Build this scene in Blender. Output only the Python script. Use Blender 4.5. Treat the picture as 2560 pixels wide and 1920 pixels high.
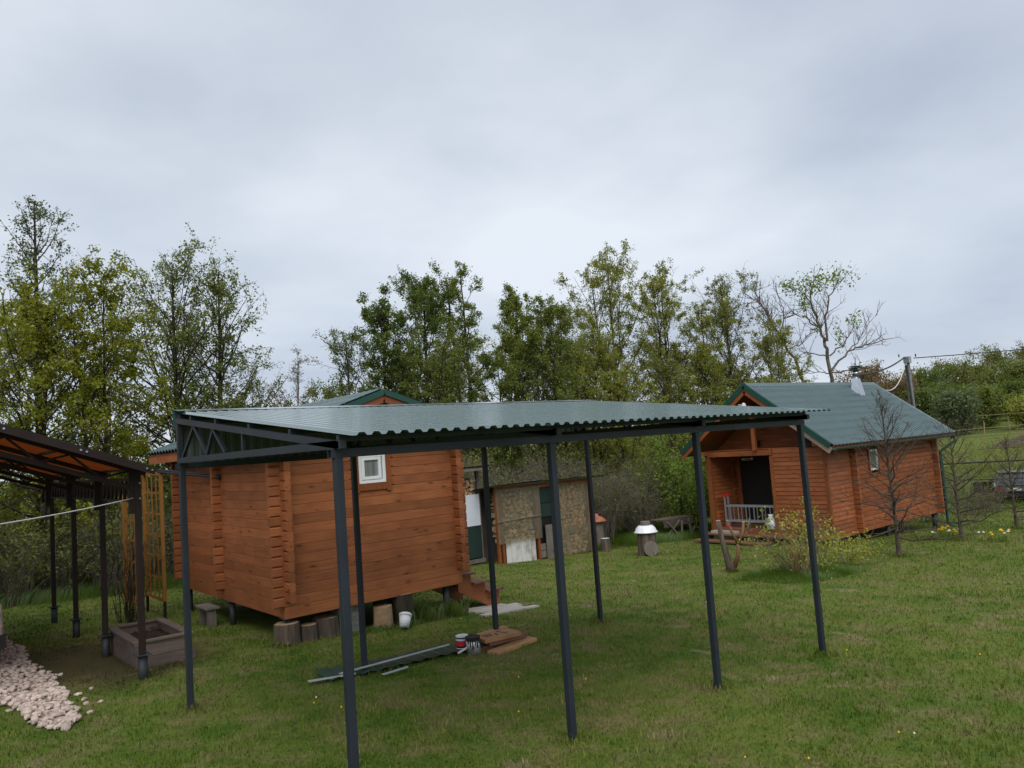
import bpy, math, random
import numpy as np
from mathutils import Matrix, Vector

# ------------------------------------------------------------------ clean start
for o in list(bpy.data.objects): bpy.data.objects.remove(o)
scene = bpy.context.scene
COL = scene.collection

# ------------------------------------------------------------------ camera
CAM_POS = (-2.4507, -4.9368, 2.38)
FWD = Vector((0.63396305, 0.76922331, 0.07991469))
RGT = Vector((0.77335107, -0.62997724, -0.07111119))
UPV = Vector((0.00435594, -0.10688398, 0.99426196))
cam_data = bpy.data.cameras.new('camera')
cam_data.sensor_fit = 'HORIZONTAL'; cam_data.sensor_width = 36.0
cam_data.lens = 1923.0 / 2560.0 * 36.0
cam_data.clip_start = 0.05; cam_data.clip_end = 3000
cam = bpy.data.objects.new('camera', cam_data); COL.objects.link(cam)
m = Matrix((RGT, UPV, -FWD)).transposed().to_4x4(); m.translation = CAM_POS
cam.matrix_world = m
scene.camera = cam

# ------------------------------------------------------------------ world: overcast sky
SUN_EL, SUN_AZ = math.radians(50), math.radians(212)      # azimuth counted from +Y towards +X
world = bpy.data.worlds.new('World'); scene.world = world
world.use_nodes = True
nt = world.node_tree; nt.nodes.clear()
def N(nt, typ, **kw):
    n = nt.nodes.new(typ)
    for k, v in kw.items(): setattr(n, k, v)
    return n
def L(nt, a, b): nt.links.new(a, b)
def setin(n, **kw):
    for k, v in kw.items(): n.inputs[k.replace('_', ' ')].default_value = v
out = N(nt, 'ShaderNodeOutputWorld'); bg = N(nt, 'ShaderNodeBackground')
sky = N(nt, 'ShaderNodeTexSky', sky_type='NISHITA'); sky.sun_disc = False
sky.sun_elevation = SUN_EL; sky.sun_rotation = SUN_AZ
skyk = N(nt, 'ShaderNodeMix', data_type='RGBA', blend_type='MULTIPLY'); skyk.inputs[0].default_value = 1
L(nt, sky.outputs[0], skyk.inputs[6]); skyk.inputs[7].default_value = (0.09, 0.09, 0.09, 1)
tc = N(nt, 'ShaderNodeTexCoord')
sep = N(nt, 'ShaderNodeSeparateXYZ'); L(nt, tc.outputs['Generated'], sep.inputs[0])
zz = N(nt, 'ShaderNodeMath', operation='MAXIMUM'); L(nt, sep.outputs[2], zz.inputs[0]); zz.inputs[1].default_value = 0
za = N(nt, 'ShaderNodeMath', operation='ADD'); L(nt, zz.outputs[0], za.inputs[0]); za.inputs[1].default_value = 0.16
dx = N(nt, 'ShaderNodeMath', operation='DIVIDE'); L(nt, sep.outputs[0], dx.inputs[0]); L(nt, za.outputs[0], dx.inputs[1])
dy = N(nt, 'ShaderNodeMath', operation='DIVIDE'); L(nt, sep.outputs[1], dy.inputs[0]); L(nt, za.outputs[0], dy.inputs[1])
comb = N(nt, 'ShaderNodeCombineXYZ'); L(nt, dx.outputs[0], comb.inputs[0]); L(nt, dy.outputs[0], comb.inputs[1])
comb.inputs[2].default_value = 6.6
n1 = N(nt, 'ShaderNodeTexNoise'); setin(n1, Scale=0.48, Detail=3.0, Roughness=0.45, Distortion=0.25); L(nt, comb.outputs[0], n1.inputs['Vector'])
n2 = N(nt, 'ShaderNodeTexNoise'); setin(n2, Scale=1.7, Detail=6.0, Roughness=0.55); L(nt, comb.outputs[0], n2.inputs['Vector'])
mixn = N(nt, 'ShaderNodeMix', data_type='FLOAT'); mixn.inputs[0].default_value = 0.2
L(nt, n1.outputs[0], mixn.inputs[2]); L(nt, n2.outputs[0], mixn.inputs[3])
ramp = N(nt, 'ShaderNodeValToRGB')
ramp.color_ramp.elements[0].position = 0.38; ramp.color_ramp.elements[0].color = (0.345, 0.39, 0.485, 1)
ramp.color_ramp.elements[1].position = 0.62; ramp.color_ramp.elements[1].color = (0.66, 0.70, 0.755, 1)
e = ramp.color_ramp.elements.new(0.5); e.color = (0.49, 0.54, 0.61, 1)
L(nt, mixn.outputs[0], ramp.inputs[0])
# paler towards the horizon, as overcast skies are
hz = N(nt, 'ShaderNodeMapRange'); L(nt, zz.outputs[0], hz.inputs[0])
hz.inputs[1].default_value = 0.0; hz.inputs[2].default_value = 0.38; hz.inputs[3].default_value = 0.45; hz.inputs[4].default_value = 0.0
hmix = N(nt, 'ShaderNodeMix', data_type='RGBA'); L(nt, hz.outputs[0], hmix.inputs[0])
L(nt, ramp.outputs[0], hmix.inputs[6]); hmix.inputs[7].default_value = (0.54, 0.595, 0.69, 1)
cm = N(nt, 'ShaderNodeMix', data_type='RGBA'); cm.inputs[0].default_value = 0.92
L(nt, skyk.outputs[2], cm.inputs[6]); L(nt, hmix.outputs[2], cm.inputs[7])
L(nt, cm.outputs[2], bg.inputs[0]); bg.inputs[1].default_value = 0.78
L(nt, bg.outputs[0], out.inputs[0])

# ------------------------------------------------------------------ sun (soft, behind cloud)
sd = bpy.data.lights.new('sun', 'SUN'); sd.energy = 1.5; sd.angle = math.radians(60); sd.color = (1.0, 0.96, 0.9)
sun = bpy.data.objects.new('sun', sd); COL.objects.link(sun)
sdir = Vector((math.sin(SUN_AZ) * math.cos(SUN_EL), math.cos(SUN_AZ) * math.cos(SUN_EL), math.sin(SUN_EL)))
sun.rotation_euler = (-sdir).to_track_quat('-Z', 'Y').to_euler()
sun.location = (0, 0, 40)
vs = scene.view_settings
vs.view_transform = 'Standard'; vs.look = 'None'; vs.exposure = 0.75; vs.gamma = 1.0; vs.use_curve_mapping = False

# ------------------------------------------------------------------ helpers
RNG = np.random.default_rng(7)
WM = {}
def _sp(v, k): return np.log1p(np.exp(np.clip(v / k, -40, 40))) * k
def gz(x, y):
    x = np.asarray(x, float); y = np.asarray(y, float)
    xs = 40 - _sp(40 - x, 3.0)
    z = -.0483 * xs - .0233 * np.clip(y, -40, 40) + .057 * _sp(x - 47, 4.0) - .057 * _sp(x - 150, 10.0)
    z = z + .012 * np.sin(x * 1.3 + y * .7) * np.sin(y * 1.1 - x * .4) + .008 * np.sin(x * 3.1) * np.sin(y * 2.7)
    return z if z.ndim else float(z)

def npmesh(name, V, F, mats=(), smooth=False, attr=None, mi=None):
    V = np.asarray(V, np.float32).reshape(-1, 3); F = np.asarray(F, np.int32)
    k = F.shape[1]; me = bpy.data.meshes.new(name)
    me.vertices.add(len(V)); me.vertices.foreach_set('co', V.ravel())
    me.loops.add(F.size); me.loops.foreach_set('vertex_index', F.ravel())
    me.polygons.add(len(F)); me.polygons.foreach_set('loop_start', np.arange(0, F.size, k, dtype=np.int32))
    me.polygons.foreach_set('loop_total', np.full(len(F), k, np.int32))
    if smooth: me.polygons.foreach_set('use_smooth', np.ones(len(F), bool))
    for mm in mats: me.materials.append(mm)
    if attr is not None:
        a = me.attributes.new('v', 'FLOAT', 'POINT'); a.data.foreach_set('value', np.asarray(attr, np.float32))
    me.update(calc_edges=True); me.validate()
    return me

def link(name, data, parent=None, loc=None, rot=None):
    o = bpy.data.objects.new(name, data); COL.objects.link(o)
    mat = Matrix.Identity(4)
    if loc is not None: o.location = loc
    if rot is not None: o.rotation_euler = rot
    if loc is not None or rot is not None:
        mat = Matrix.LocRotScale(Vector(loc or (0, 0, 0)), o.rotation_euler.to_quaternion(), Vector((1, 1, 1)))
    if parent is not None:
        o.parent = parent; o.matrix_parent_inverse = WM[parent.name].inverted()
    WM[o.name] = mat
    return o
def tag(o, label, cat, group=None, kind=None):
    if label: o['label'] = label
    if cat: o['category'] = cat
    if group: o['group'] = group
    if kind: o['kind'] = kind
    return o
def thing(name, label, cat, loc, group=None):
    o = link(name, None, None, loc); o.empty_display_size = .2
    return tag(o, label, cat, group)

class MB:
    """collects shapes (world coordinates) into one mesh"""
    def __init__(s): s.v = []; s.f = []; s.m = []
    def add(s, vs, fs, mi=0):
        b = len(s.v); s.v += [tuple(p) for p in vs]; s.f += [tuple(i + b for i in f) for f in fs]; s.m += [mi] * len(fs); return s
    def box(s, x0, x1, y0, y1, z0, z1, mi=0):
        vs = [(x0, y0, z0), (x1, y0, z0), (x1, y1, z0), (x0, y1, z0), (x0, y0, z1), (x1, y0, z1), (x1, y1, z1), (x0, y1, z1)]
        return s.add(vs, [(0, 3, 2, 1), (4, 5, 6, 7), (0, 1, 5, 4), (1, 2, 6, 5), (2, 3, 7, 6), (3, 0, 4, 7)], mi)
    def bar(s, p, q, w, h, up=(0, 0, 1), mi=0):
        p = Vector(p); q = Vector(q); d = (q - p).normalized(); up = Vector(up)
        r = d.cross(up)
        if r.length < 1e-4: r = d.cross(Vector((1, 0, 0)))
        r.normalize(); u = r.cross(d)
        vs = []
        for c in (p, q):
            for a, b in ((-1, -1), (1, -1), (1, 1), (-1, 1)): vs.append(c + r * (a * w / 2) + u * (b * h / 2))
        return s.add(vs, [(0, 1, 2, 3), (7, 6, 5, 4), (0, 4, 5, 1), (1, 5, 6, 2), (2, 6, 7, 3), (3, 7, 4, 0)], mi)
    def tube(s, pts, rad, n=8, cap=True, mi=0):
        pts = [Vector(p) for p in pts]
        if not hasattr(rad, '__len__'): rad = [rad] * len(pts)
        b = len(s.v); ref = None
        for i, p in enumerate(pts):
            d = (pts[min(i + 1, len(pts) - 1)] - pts[max(i - 1, 0)]).normalized()
            if ref is None: ref = d.orthogonal().normalized()
            ref = (ref - d * ref.dot(d))
            ref = ref.normalized() if ref.length > 1e-6 else d.orthogonal().normalized()
            w = d.cross(ref)
            for k in range(n):
                a = 2 * math.pi * k / n
                s.v.append(tuple(p + (ref * math.cos(a) + w * math.sin(a)) * rad[i]))
        for i in range(len(pts) - 1):
            for k in range(n):
                a = b + i * n + k; c = b + i * n + (k + 1) % n
                s.f.append((a, c, c + n, a + n)); s.m.append(mi)
        if cap:
            s.f.append(tuple(b + k for k in range(n))[::-1]); s.m.append(mi)
            e0 = b + (len(pts) - 1) * n; s.f.append(tuple(e0 + k for k in range(n))); s.m.append(mi)
        return s
    def prism(s, poly, axis, a0, a1, mi=0):
        """poly: list of 2D points; axis 'x' (poly in y,z), 'y' (poly in x,z), 'z' (poly in x,y)"""
        def P(u, w, a): return {'x': (a, u, w), 'y': (u, a, w), 'z': (u, w, a)}[axis]
        n = len(poly); vs = [P(u, w, a0) for u, w in poly] + [P(u, w, a1) for u, w in poly]
        fs = [tuple(range(n))[::-1], tuple(range(n, 2 * n))] + [(k, (k + 1) % n, (k + 1) % n + n, k + n) for k in range(n)]
        return s.add(vs, fs, mi)
    def lathe(s, c, prof, n=20, mi=0, cap=True):
        c = Vector(c); b = len(s.v)
        for r, z in prof:
            for k in range(n):
                a = 2 * math.pi * k / n; s.v.append((c.x + r * math.cos(a), c.y + r * math.sin(a), c.z + z))
        for i in range(len(prof) - 1):
            for k in range(n):
                a = b + i * n + k; d = b + i * n + (k + 1) % n; s.f.append((a, d, d + n, a + n)); s.m.append(mi)
        if cap:
            s.f.append(tuple(b + k for k in range(n))[::-1]); s.m.append(mi)
            e0 = b + (len(prof) - 1) * n; s.f.append(tuple(e0 + k for k in range(n))); s.m.append(mi)
        return s
    def mesh(s, name, mats, smooth=False):
        me = bpy.data.meshes.new(name); me.from_pydata(s.v, [], s.f)
        for mm in (mats if isinstance(mats, (list, tuple)) else [mats]): me.materials.append(mm)
        me.polygons.foreach_set('material_index', s.m)
        if smooth: me.polygons.foreach_set('use_smooth', [True] * len(s.f))
        me.update()
        import bmesh as _b
        bm = _b.new(); bm.from_mesh(me); _b.ops.recalc_face_normals(bm, faces=bm.faces); bm.to_mesh(me); bm.free()
        return me
    def build(s, name, mats, parent=None, smooth=False):
        return link(name, s.mesh(name, mats, smooth), parent)
def bevel(o, w=.004, seg=1):
    md = o.modifiers.new('bevel', 'BEVEL'); md.width = w; md.segments = seg; md.limit_method = 'ANGLE'; return o

# ------------------------------------------------------------------ materials
def newmat(name):
    mt = bpy.data.materials.new(name); mt.use_nodes = True; t = mt.node_tree; t.nodes.clear()
    o = N(t, 'ShaderNodeOutputMaterial'); p = N(t, 'ShaderNodeBsdfPrincipled'); L(t, p.outputs[0], o.inputs[0])
    return mt, t, p, o
def pos(t, scale=(1, 1, 1), objrand=False):
    g = N(t, 'ShaderNodeNewGeometry'); mp = N(t, 'ShaderNodeMapping'); mp.inputs['Scale'].default_value = scale
    if objrand:
        oi = N(t, 'ShaderNodeObjectInfo'); k = N(t, 'ShaderNodeMath', operation='MULTIPLY'); L(t, oi.outputs['Random'], k.inputs[0]); k.inputs[1].default_value = 37.0
        ad = N(t, 'ShaderNodeVectorMath', operation='ADD'); L(t, g.outputs['Position'], ad.inputs[0]); L(t, k.outputs[0], ad.inputs[1]); L(t, ad.outputs[0], mp.inputs[0])
    else: L(t, g.outputs['Position'], mp.inputs[0])
    return mp.outputs[0]
def noise(t, vec, scale, detail=4, rough=.55, dist=0):
    n = N(t, 'ShaderNodeTexNoise'); setin(n, Scale=scale, Detail=detail, Roughness=rough, Distortion=dist); L(t, vec, n.inputs['Vector']); return n.outputs[0]
def mapr(t, v, a, b, c=0., d=1.):
    n = N(t, 'ShaderNodeMapRange'); L(t, v, n.inputs[0])
    for i, x in enumerate((a, b, c, d)): n.inputs[i + 1].default_value = x
    return n.outputs[0]
def mixc(t, f, a, b, mode='MIX'):
    n = N(t, 'ShaderNodeMix', data_type='RGBA', blend_type=mode)
    if hasattr(f, 'links'): L(t, f, n.inputs[0])
    else: n.inputs[0].default_value = f
    for v, i in ((a, 6), (b, 7)):
        if hasattr(v, 'links'): L(t, v, n.inputs[i])
        else: n.inputs[i].default_value = tuple(v) + ((1,) if len(v) == 3 else ())
    return n.outputs[2]
def mulv(t, col, val):
    n = N(t, 'ShaderNodeMix', data_type='RGBA', blend_type='MULTIPLY'); n.inputs[0].default_value = 1.0
    L(t, col, n.inputs[6]); L(t, val, n.inputs[7]); return n.outputs[2]
def bump(t, p, h, strength=.3, dist=.01):
    b = N(t, 'ShaderNodeBump'); b.inputs['Strength'].default_value = strength; b.inputs['Distance'].default_value = dist
    L(t, h, b.inputs['Height']); L(t, b.outputs[0], p.inputs['Normal'])
def simple(name, c1, c2=None, scale=6, rough=.6, spec=.4, metal=0, bumps=0, stretch=(1, 1, 1), var=0, lo=.35, hi=.65, coat=0, rough2=None):
    mt, t, p, o = newmat(name); c2 = c2 or tuple(x * .75 for x in c1)
    v = pos(t, stretch, True); f = noise(t, v, scale); col = mixc(t, mapr(t, f, lo, hi), c1, c2)
    if var:
        oi = N(t, 'ShaderNodeObjectInfo'); k = mapr(t, oi.outputs['Random'], 0, 1, 1 - var, 1 + var)
        col = mulv(t, col, k)
    L(t, col, p.inputs['Base Color']); p.inputs['Roughness'].default_value = rough; p.inputs['Metallic'].default_value = metal
    p.inputs['Specular IOR Level'].default_value = spec
    if coat: p.inputs['Coat Weight'].default_value = coat; p.inputs['Coat Roughness'].default_value = .15
    if rough2 is not None: L(t, mapr(t, noise(t, v, scale * .6), .3, .7, rough, rough2), p.inputs['Roughness'])
    if bumps: bump(t, p, noise(t, v, scale * 2.5), bumps)
    return mt
def wood(name, c1, c2, axis, rough=.55, var=.2, knots=True, grain=1.0):
    mt, t, p, o = newmat(name)
    st = {'x': (.9, 14, 14), 'y': (14, .9, 14), 'z': (14, 14, .9)}[axis]
    v = pos(t, st, True); f = noise(t, v, 2.2 * grain, 5, .6, .4)
    col = mixc(t, mapr(t, f, .3, .72), c1, c2)
    blot = noise(t, pos(t, (1, 1, 1), True), 2.3, 3); col = mixc(t, mapr(t, blot, .42, .68, 0, .45), col, tuple(x * .62 for x in c2))
    if knots:
        kv = {'x': (3.2, 9, 9), 'y': (9, 3.2, 9), 'z': (9, 9, 3.2)}[axis]
        vo = N(t, 'ShaderNodeTexVoronoi'); vo.inputs['Scale'].default_value = .8; L(t, pos(t, kv, True), vo.inputs['Vector'])
        col = mixc(t, mapr(t, vo.outputs['Distance'], .07, .2, .75, 0), col, tuple(x * .3 for x in c2))
    oi = N(t, 'ShaderNodeObjectInfo'); k = mapr(t, oi.outputs['Random'], 0, 1, 1 - var, 1 + var)
    col = mulv(t, col, k)
    L(t, col, p.inputs['Base Color']); p.inputs['Roughness'].default_value = rough; p.inputs['Specular IOR Level'].default_value = .25
    bump(t, p, f, .25, .004)
    return mt
def leafmat(name, c1, c2, trans=.5):
    mt = bpy.data.materials.new(name); mt.use_nodes = True; t = mt.node_tree; t.nodes.clear()
    o = N(t, 'ShaderNodeOutputMaterial'); a = N(t, 'ShaderNodeAttribute'); a.attribute_name = 'v'
    oi = N(t, 'ShaderNodeObjectInfo')
    col = mixc(t, a.outputs['Fac'], c1, c2)
    d = N(t, 'ShaderNodeBsdfDiffuse'); tr = N(t, 'ShaderNodeBsdfTranslucent'); L(t, col, d.inputs[0])
    c3 = mixc(t, 1.0, col, (1.15, 1.1, .55), 'MULTIPLY'); L(t, c3, tr.inputs[0])
    g = N(t, 'ShaderNodeBsdfGlossy'); g.inputs['Roughness'].default_value = .45; g.inputs[0].default_value = (.5, .52, .55, 1)
    mx = N(t, 'ShaderNodeMixShader'); mx.inputs[0].default_value = trans; L(t, d.outputs[0], mx.inputs[1]); L(t, tr.outputs[0], mx.inputs[2])
    m2 = N(t, 'ShaderNodeMixShader'); m2.inputs[0].default_value = .025; L(t, mx.outputs[0], m2.inputs[1]); L(t, g.outputs[0], m2.inputs[2])
    L(t, m2.outputs[0], o.inputs[0]); return mt

def grass_color(t):
    g = N(t, 'ShaderNodeNewGeometry'); P = g.outputs['Position']
    big = noise(t, P, .42, 4, .6); mid = noise(t, P, 2.1, 5, .62, .3); fine = noise(t, P, 26, 4, .6)
    col = mixc(t, mapr(t, big, .38, .62), (.084, .134, .020), (.130, .166, .032))
    col = mixc(t, mapr(t, mid, .47, .66, 0, .85), col, (.190, .168, .072))
    col = mixc(t, mapr(t, mid, .32, .45, .7, 0), col, (.048, .110, .014))
    # bare, dry scuffed patches
    dr = noise(t, P, 1.15, 4, .7, .6); col = mixc(t, mapr(t, dr, .62, .70, 0, .85), col, (.250, .205, .120))
    # worn earth beside the raised bed and under the cabin
    vm = N(t, 'ShaderNodeVectorMath', operation='DISTANCE'); mp = N(t, 'ShaderNodeMapping'); mp.inputs['Scale'].default_value = (.75, .55, 0)
    L(t, P, mp.inputs[0]); L(t, mp.outputs[0], vm.inputs[0]); vm.inputs[1].default_value = (-.15 * .75, 7.3 * .55, 0)
    ad = N(t, 'ShaderNodeMath', operation='ADD'); L(t, vm.outputs['Value'], ad.inputs[0]); L(t, mapr(t, mid, 0, 1, -.6, .6), ad.inputs[1])
    col = mixc(t, mapr(t, ad.outputs[0], .75, 1.25, .8, 0), col, (.062, .046, .028))
    return col, fine, mid, P
GRASSG = newmat('lawn_ground')
_t = GRASSG[1]; _c, _f, _m, _P = grass_color(_t)
_c2 = mixc(_t, mapr(_t, _f, .3, .7, 0, .5), _c, mixc(_t, 1.0, _c, (.45, .45, .4), 'MULTIPLY'))
L(_t, _c2, GRASSG[2].inputs['Base Color']); GRASSG[2].inputs['Roughness'].default_value = .95; GRASSG[2].inputs['Specular IOR Level'].default_value = .1
bump(_t, GRASSG[2], _f, .9, .03)
M_ground = GRASSG[0]
M_blade = bpy.data.materials.new('grass_blade'); M_blade.use_nodes = True; _t = M_blade.node_tree; _t.nodes.clear()
_o = N(_t, 'ShaderNodeOutputMaterial'); _c, _f, _m, _P = grass_color(_t)
_a = N(_t, 'ShaderNodeAttribute'); _a.attribute_name = 'v'
_cc = mulv(_t, _c, mapr(_t, _a.outputs['Fac'], 0, 1, .75, 1.75))
_d = N(_t, 'ShaderNodeBsdfDiffuse'); L(_t, _cc, _d.inputs[0]); _tr = N(_t, 'ShaderNodeBsdfTranslucent'); L(_t, _cc, _tr.inputs[0])
_mx = N(_t, 'ShaderNodeMixShader'); _mx.inputs[0].default_value = .3; L(_t, _d.outputs[0], _mx.inputs[1]); L(_t, _tr.outputs[0], _mx.inputs[2]); L(_t, _mx.outputs[0], _o.inputs[0])

M_steel = simple('slate_painted_steel', (.011, .016, .025), (.015, .021, .031), 3, .42, .5, bumps=.02, rough2=.6)
M_sheet = simple('green_coated_sheet', (.040, .092, .090), (.048, .104, .102), 2, .20, .8, bumps=.012, rough2=.32, coat=.8)
M_tile = simple('green_metal_tile', (.034, .072, .074), (.042, .084, .086), 2, .30, .6, rough2=.42, coat=.3)
M_primer = simple('grey_sheet_back', (.085, .098, .094), (.105, .118, .114), 3, .5, .3)
M_trim = simple('dark_green_trim', (.008, .050, .036), (.010, .060, .044), 3, .4, .5)
M_wx = wood('stained_log_x', (.335, .120, .046), (.240, .080, .031), 'x')
M_wy = wood('stained_log_y', (.335, .118, .045), (.240, .078, .030), 'y')
M_wz = wood('stained_board_z', (.270, .088, .030), (.200, .060, .020), 'z')
M_wx2 = wood('red_stained_siding_x', (.325, .104, .038), (.225, .069, .025), 'x')
M_wy2 = wood('red_stained_siding_y', (.325, .104, .038), (.225, .069, .025), 'y')
M_fas = wood('orange_fascia', (.300, .100, .038), (.240, .075, .027), 'x', knots=False)
M_rawx = wood('raw_plank', (.42, .235, .115), (.33, .175, .080), 'x', .7, .18)
M_deck = wood('worn_step_board', (.200, .105, .070), (.140, .068, .042), 'y', .7, .1)
M_grey = wood('weathered_grey_wood', (.200, .175, .150), (.120, .102, .086), 'z', .8, .15)
M_greyx = wood('weathered_bed_board', (.150, .112, .094), (.088, .066, .056), 'x', .8, .2)
M_white = simple('white_frame', (.80, .82, .84), (.74, .76, .78), 4, .35, .5)
M_wsheet = simple('white_panel', (.62, .66, .74), (.56, .60, .68), 2, .45, .4)
M_dgreen = simple('dark_green_panel', (.010, .026, .022), (.014, .034, .028), 2, .5, .4)
M_black = simple('black_panel', (.006, .006, .007), (.010, .010, .011), 4, .5, .4)
M_glass = simple('window_glass', (.07, .08, .08), (.24, .25, .25), 9, .06, .6, stretch=(1, 1, .06))
M_galv = simple('galvanised_metal', (.50, .53, .56), (.40, .43, .47), 8, .32, .6, metal=.8)
M_zinc = simple('grey_trim', (.40, .43, .46), (.33, .36, .39), 6, .4, .5)
M_alu = simple('aluminium', (.38, .40, .43), (.32, .34, .37), 8, .35, .5, metal=.5)
M_bark = simple('bark', (.060, .050, .038), (.030, .025, .019), 9, .9, .15, bumps=.6, stretch=(1, 1, .35))
M_bark2 = simple('pale_bark', (.150, .125, .100), (.085, .070, .056), 9, .9, .15, bumps=.5, stretch=(1, 1, .35))
M_sap = simple('sapling_bark', (.105, .082, .064), (.062, .048, .038), 6, .9, .15)
M_twig = simple('grey_twig', (.165, .145, .118), (.100, .086, .068), 5, .9, .15)
M_stump = simple('stump_bark', (.135, .105, .082), (.062, .048, .038), 9, .9, .15, bumps=.7, stretch=(1.6, 1.6, .22))
M_peel = simple('peeled_trunk', (.240, .125, .058), (.130, .075, .042), 6, .75, .2, bumps=.3, stretch=(2, 2, .4))
M_cut = simple('cut_wood', (.36, .25, .15), (.26, .17, .10), 14, .8, .2, bumps=.2)
M_fire = simple('split_firewood', (.62, .46, .28), (.34, .23, .13), 7, .85, .15, var=.35, bumps=.3)
M_rust = simple('brown_steel', (.013, .0065, .006), (.019, .009, .007), 5, .6, .3, rough2=.7)
M_pipe = simple('dark_pile', (.018, .023, .026), (.028, .032, .034), 5, .6, .4)
M_soil = simple('dark_soil', (.040, .028, .020), (.022, .015, .011), 12, .95, .1, bumps=.9)
M_plough = simple('ploughed_soil', (.085, .062, .050), (.060, .044, .036), 1.2, .95, .1, bumps=.8)
M_stone = simple('pink_limestone', (.53, .43, .375), (.36, .29, .25), 8, .85, .25, var=.22, bumps=.35)
M_conc = simple('concrete_brick', (.20, .20, .185), (.13, .135, .125), 10, .9, .2, var=.12, bumps=.4)
M_pale = wood('pale_board', (.46, .43, .39), (.33, .30, .27), 'x', .8, .1)
M_barge = wood('bare_barge_board', (.30, .235, .19), (.19, .13, .10), 'y', .8, .1)
M_amber = wood('amber_lattice', (.31, .150, .030), (.22, .098, .020), 'z', .55, .1, knots=False)
M_oldroof = simple('mossy_old_sheet', (.060, .075, .066), (.120, .140, .120), 3, .7, .3)
M_wboard = simple('scuffed_white_board', (.56, .56, .54), (.26, .235, .20), 2.2, .7, .2, lo=.5, hi=.72)
M_enamel = simple('white_enamel', (.74, .76, .80), (.68, .70, .75), 3, .2, .6)
M_terra = simple('orange_lid', (.48, .150, .080), (.38, .110, .060), 5, .4, .5)
M_plastic = simple('white_plastic', (.68, .70, .71), (.62, .64, .66), 3, .4, .5)
M_rope = simple('white_rope', (.62, .62, .60), (.45, .45, .44), 60, .9, .1)
M_pole = simple('concrete_pole', (.17, .17, .165), (.12, .12, .115), 6, .9, .2, bumps=.3)
M_wire = simple('black_cable', (.012, .012, .013), (.018, .018, .019), 4, .6, .3)
M_fpole = simple('peeled_pole', (.30, .245, .15), (.20, .16, .095), 6, .8, .2)
M_red = simple('red_plastic', (.50, .020, .022), (.42, .016, .018), 4, .4, .5)
M_print = simple('black_print', (.020, .018, .016), (.03, .027, .024), 20, .8, .2)
M_flowery = simple('yellow_petal', (.80, .52, .02), (.70, .42, .015), 9, .6, .2)
M_floww = simple('white_petal', (.75, .75, .62), (.7, .68, .5), 9, .6, .2)
M_paintcan = simple('tin_can', (.50, .51, .52), (.20, .20, .20), 9, .35, .5, metal=.5, lo=.45, hi=.62)
M_carblack = simple('black_car_paint', (.008, .009, .012), (.010, .011, .015), 2, .25, .5, coat=.8)
M_carbeige = simple('beige_car_paint', (.26, .205, .18), (.24, .19, .165), 2, .3, .5, coat=.6)
M_carglass = simple('car_glass', (.03, .04, .055), (.05, .06, .08), 1, .05, .7)
M_rubber = simple('tyre_rubber', (.012, .012, .012), (.018, .017, .016), 10, .9, .2)
M_lampred = simple('red_lamp', (.22, .012, .010), (.28, .02, .016), 12, .25, .5)
M_chrome = simple('chrome', (.6, .62, .65), (.5, .52, .55), 6, .15, .6, metal=.9)
# translucent orange roof sheet
M_orange, _t, _p, _o = newmat('orange_translucent_sheet')
_d = N(_t, 'ShaderNodeBsdfDiffuse'); _d.inputs[0].default_value = (.24, .050, .014, 1); _tr = N(_t, 'ShaderNodeBsdfTranslucent'); _tr.inputs[0].default_value = (.34, .075, .016, 1)
_mx = N(_t, 'ShaderNodeMixShader'); _mx.inputs[0].default_value = .22; L(_t, _d.outputs[0], _mx.inputs[1]); L(_t, _tr.outputs[0], _mx.inputs[2]); L(_t, _mx.outputs[0], _o.inputs[0])
# greenhouse film on the wood shed
M_film, _t, _p, _o = newmat('clouded_film')
_tp = N(_t, 'ShaderNodeBsdfTransparent'); _tp.inputs[0].default_value = (.92, .9, .84, 1); _d = N(_t, 'ShaderNodeBsdfDiffuse'); _d.inputs[0].default_value = (.30, .275, .215, 1)
_g = N(_t, 'ShaderNodeBsdfGlossy'); _g.inputs['Roughness'].default_value = .25
_f = noise(_t, pos(_t), 1.8, 4); _mx = N(_t, 'ShaderNodeMixShader'); L(_t, mapr(_t, _f, .3, .7, .12, .26), _mx.inputs[0]); L(_t, _tp.outputs[0], _mx.inputs[1]); L(_t, _d.outputs[0], _mx.inputs[2])
_m2 = N(_t, 'ShaderNodeMixShader'); _m2.inputs[0].default_value = .05; L(_t, _mx.outputs[0], _m2.inputs[1]); L(_t, _g.outputs[0], _m2.inputs[2]); L(_t, _m2.outputs[0], _o.inputs[0])
# foliage
LF_yel = leafmat('yellow_green_leaf', (0.170, 0.205, 0.019), (0.300, 0.315, 0.040))
LF_mid = leafmat('mid_green_leaf', (.122, .165, .032), (.235, .275, .070))
LF_dark = leafmat('dark_green_leaf', (.088, .132, .030), (.180, .235, .060))
LF_olive = leafmat('olive_leaf', (0.138, 0.160, 0.042), (0.254, 0.265, 0.085))
LF_lin = leafmat('linden_leaf', (0.190, 0.220, 0.034), (0.345, 0.360, 0.090))
LF_lime = leafmat('fresh_lime_leaf', (0.124, 0.212, 0.028), (0.265, 0.354, 0.062))
LF_red = leafmat('bronze_bud_leaf', (0.195, 0.142, 0.079), (0.310, 0.231, 0.142))
LF_gold = leafmat('spring_gold_leaf', (0.300, 0.336, 0.050), (0.460, 0.468, 0.098))
LF_silver = leafmat('grey_green_leaf', (0.098, 0.138, 0.067), (0.204, 0.248, 0.138))
LF_dry = leafmat('dry_straw', (0.442, 0.336, 0.195), (0.600, 0.495, 0.300))
LF_tall = leafmat('tall_grass', (0.071, 0.142, 0.021), (0.150, 0.231, 0.046))

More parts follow.
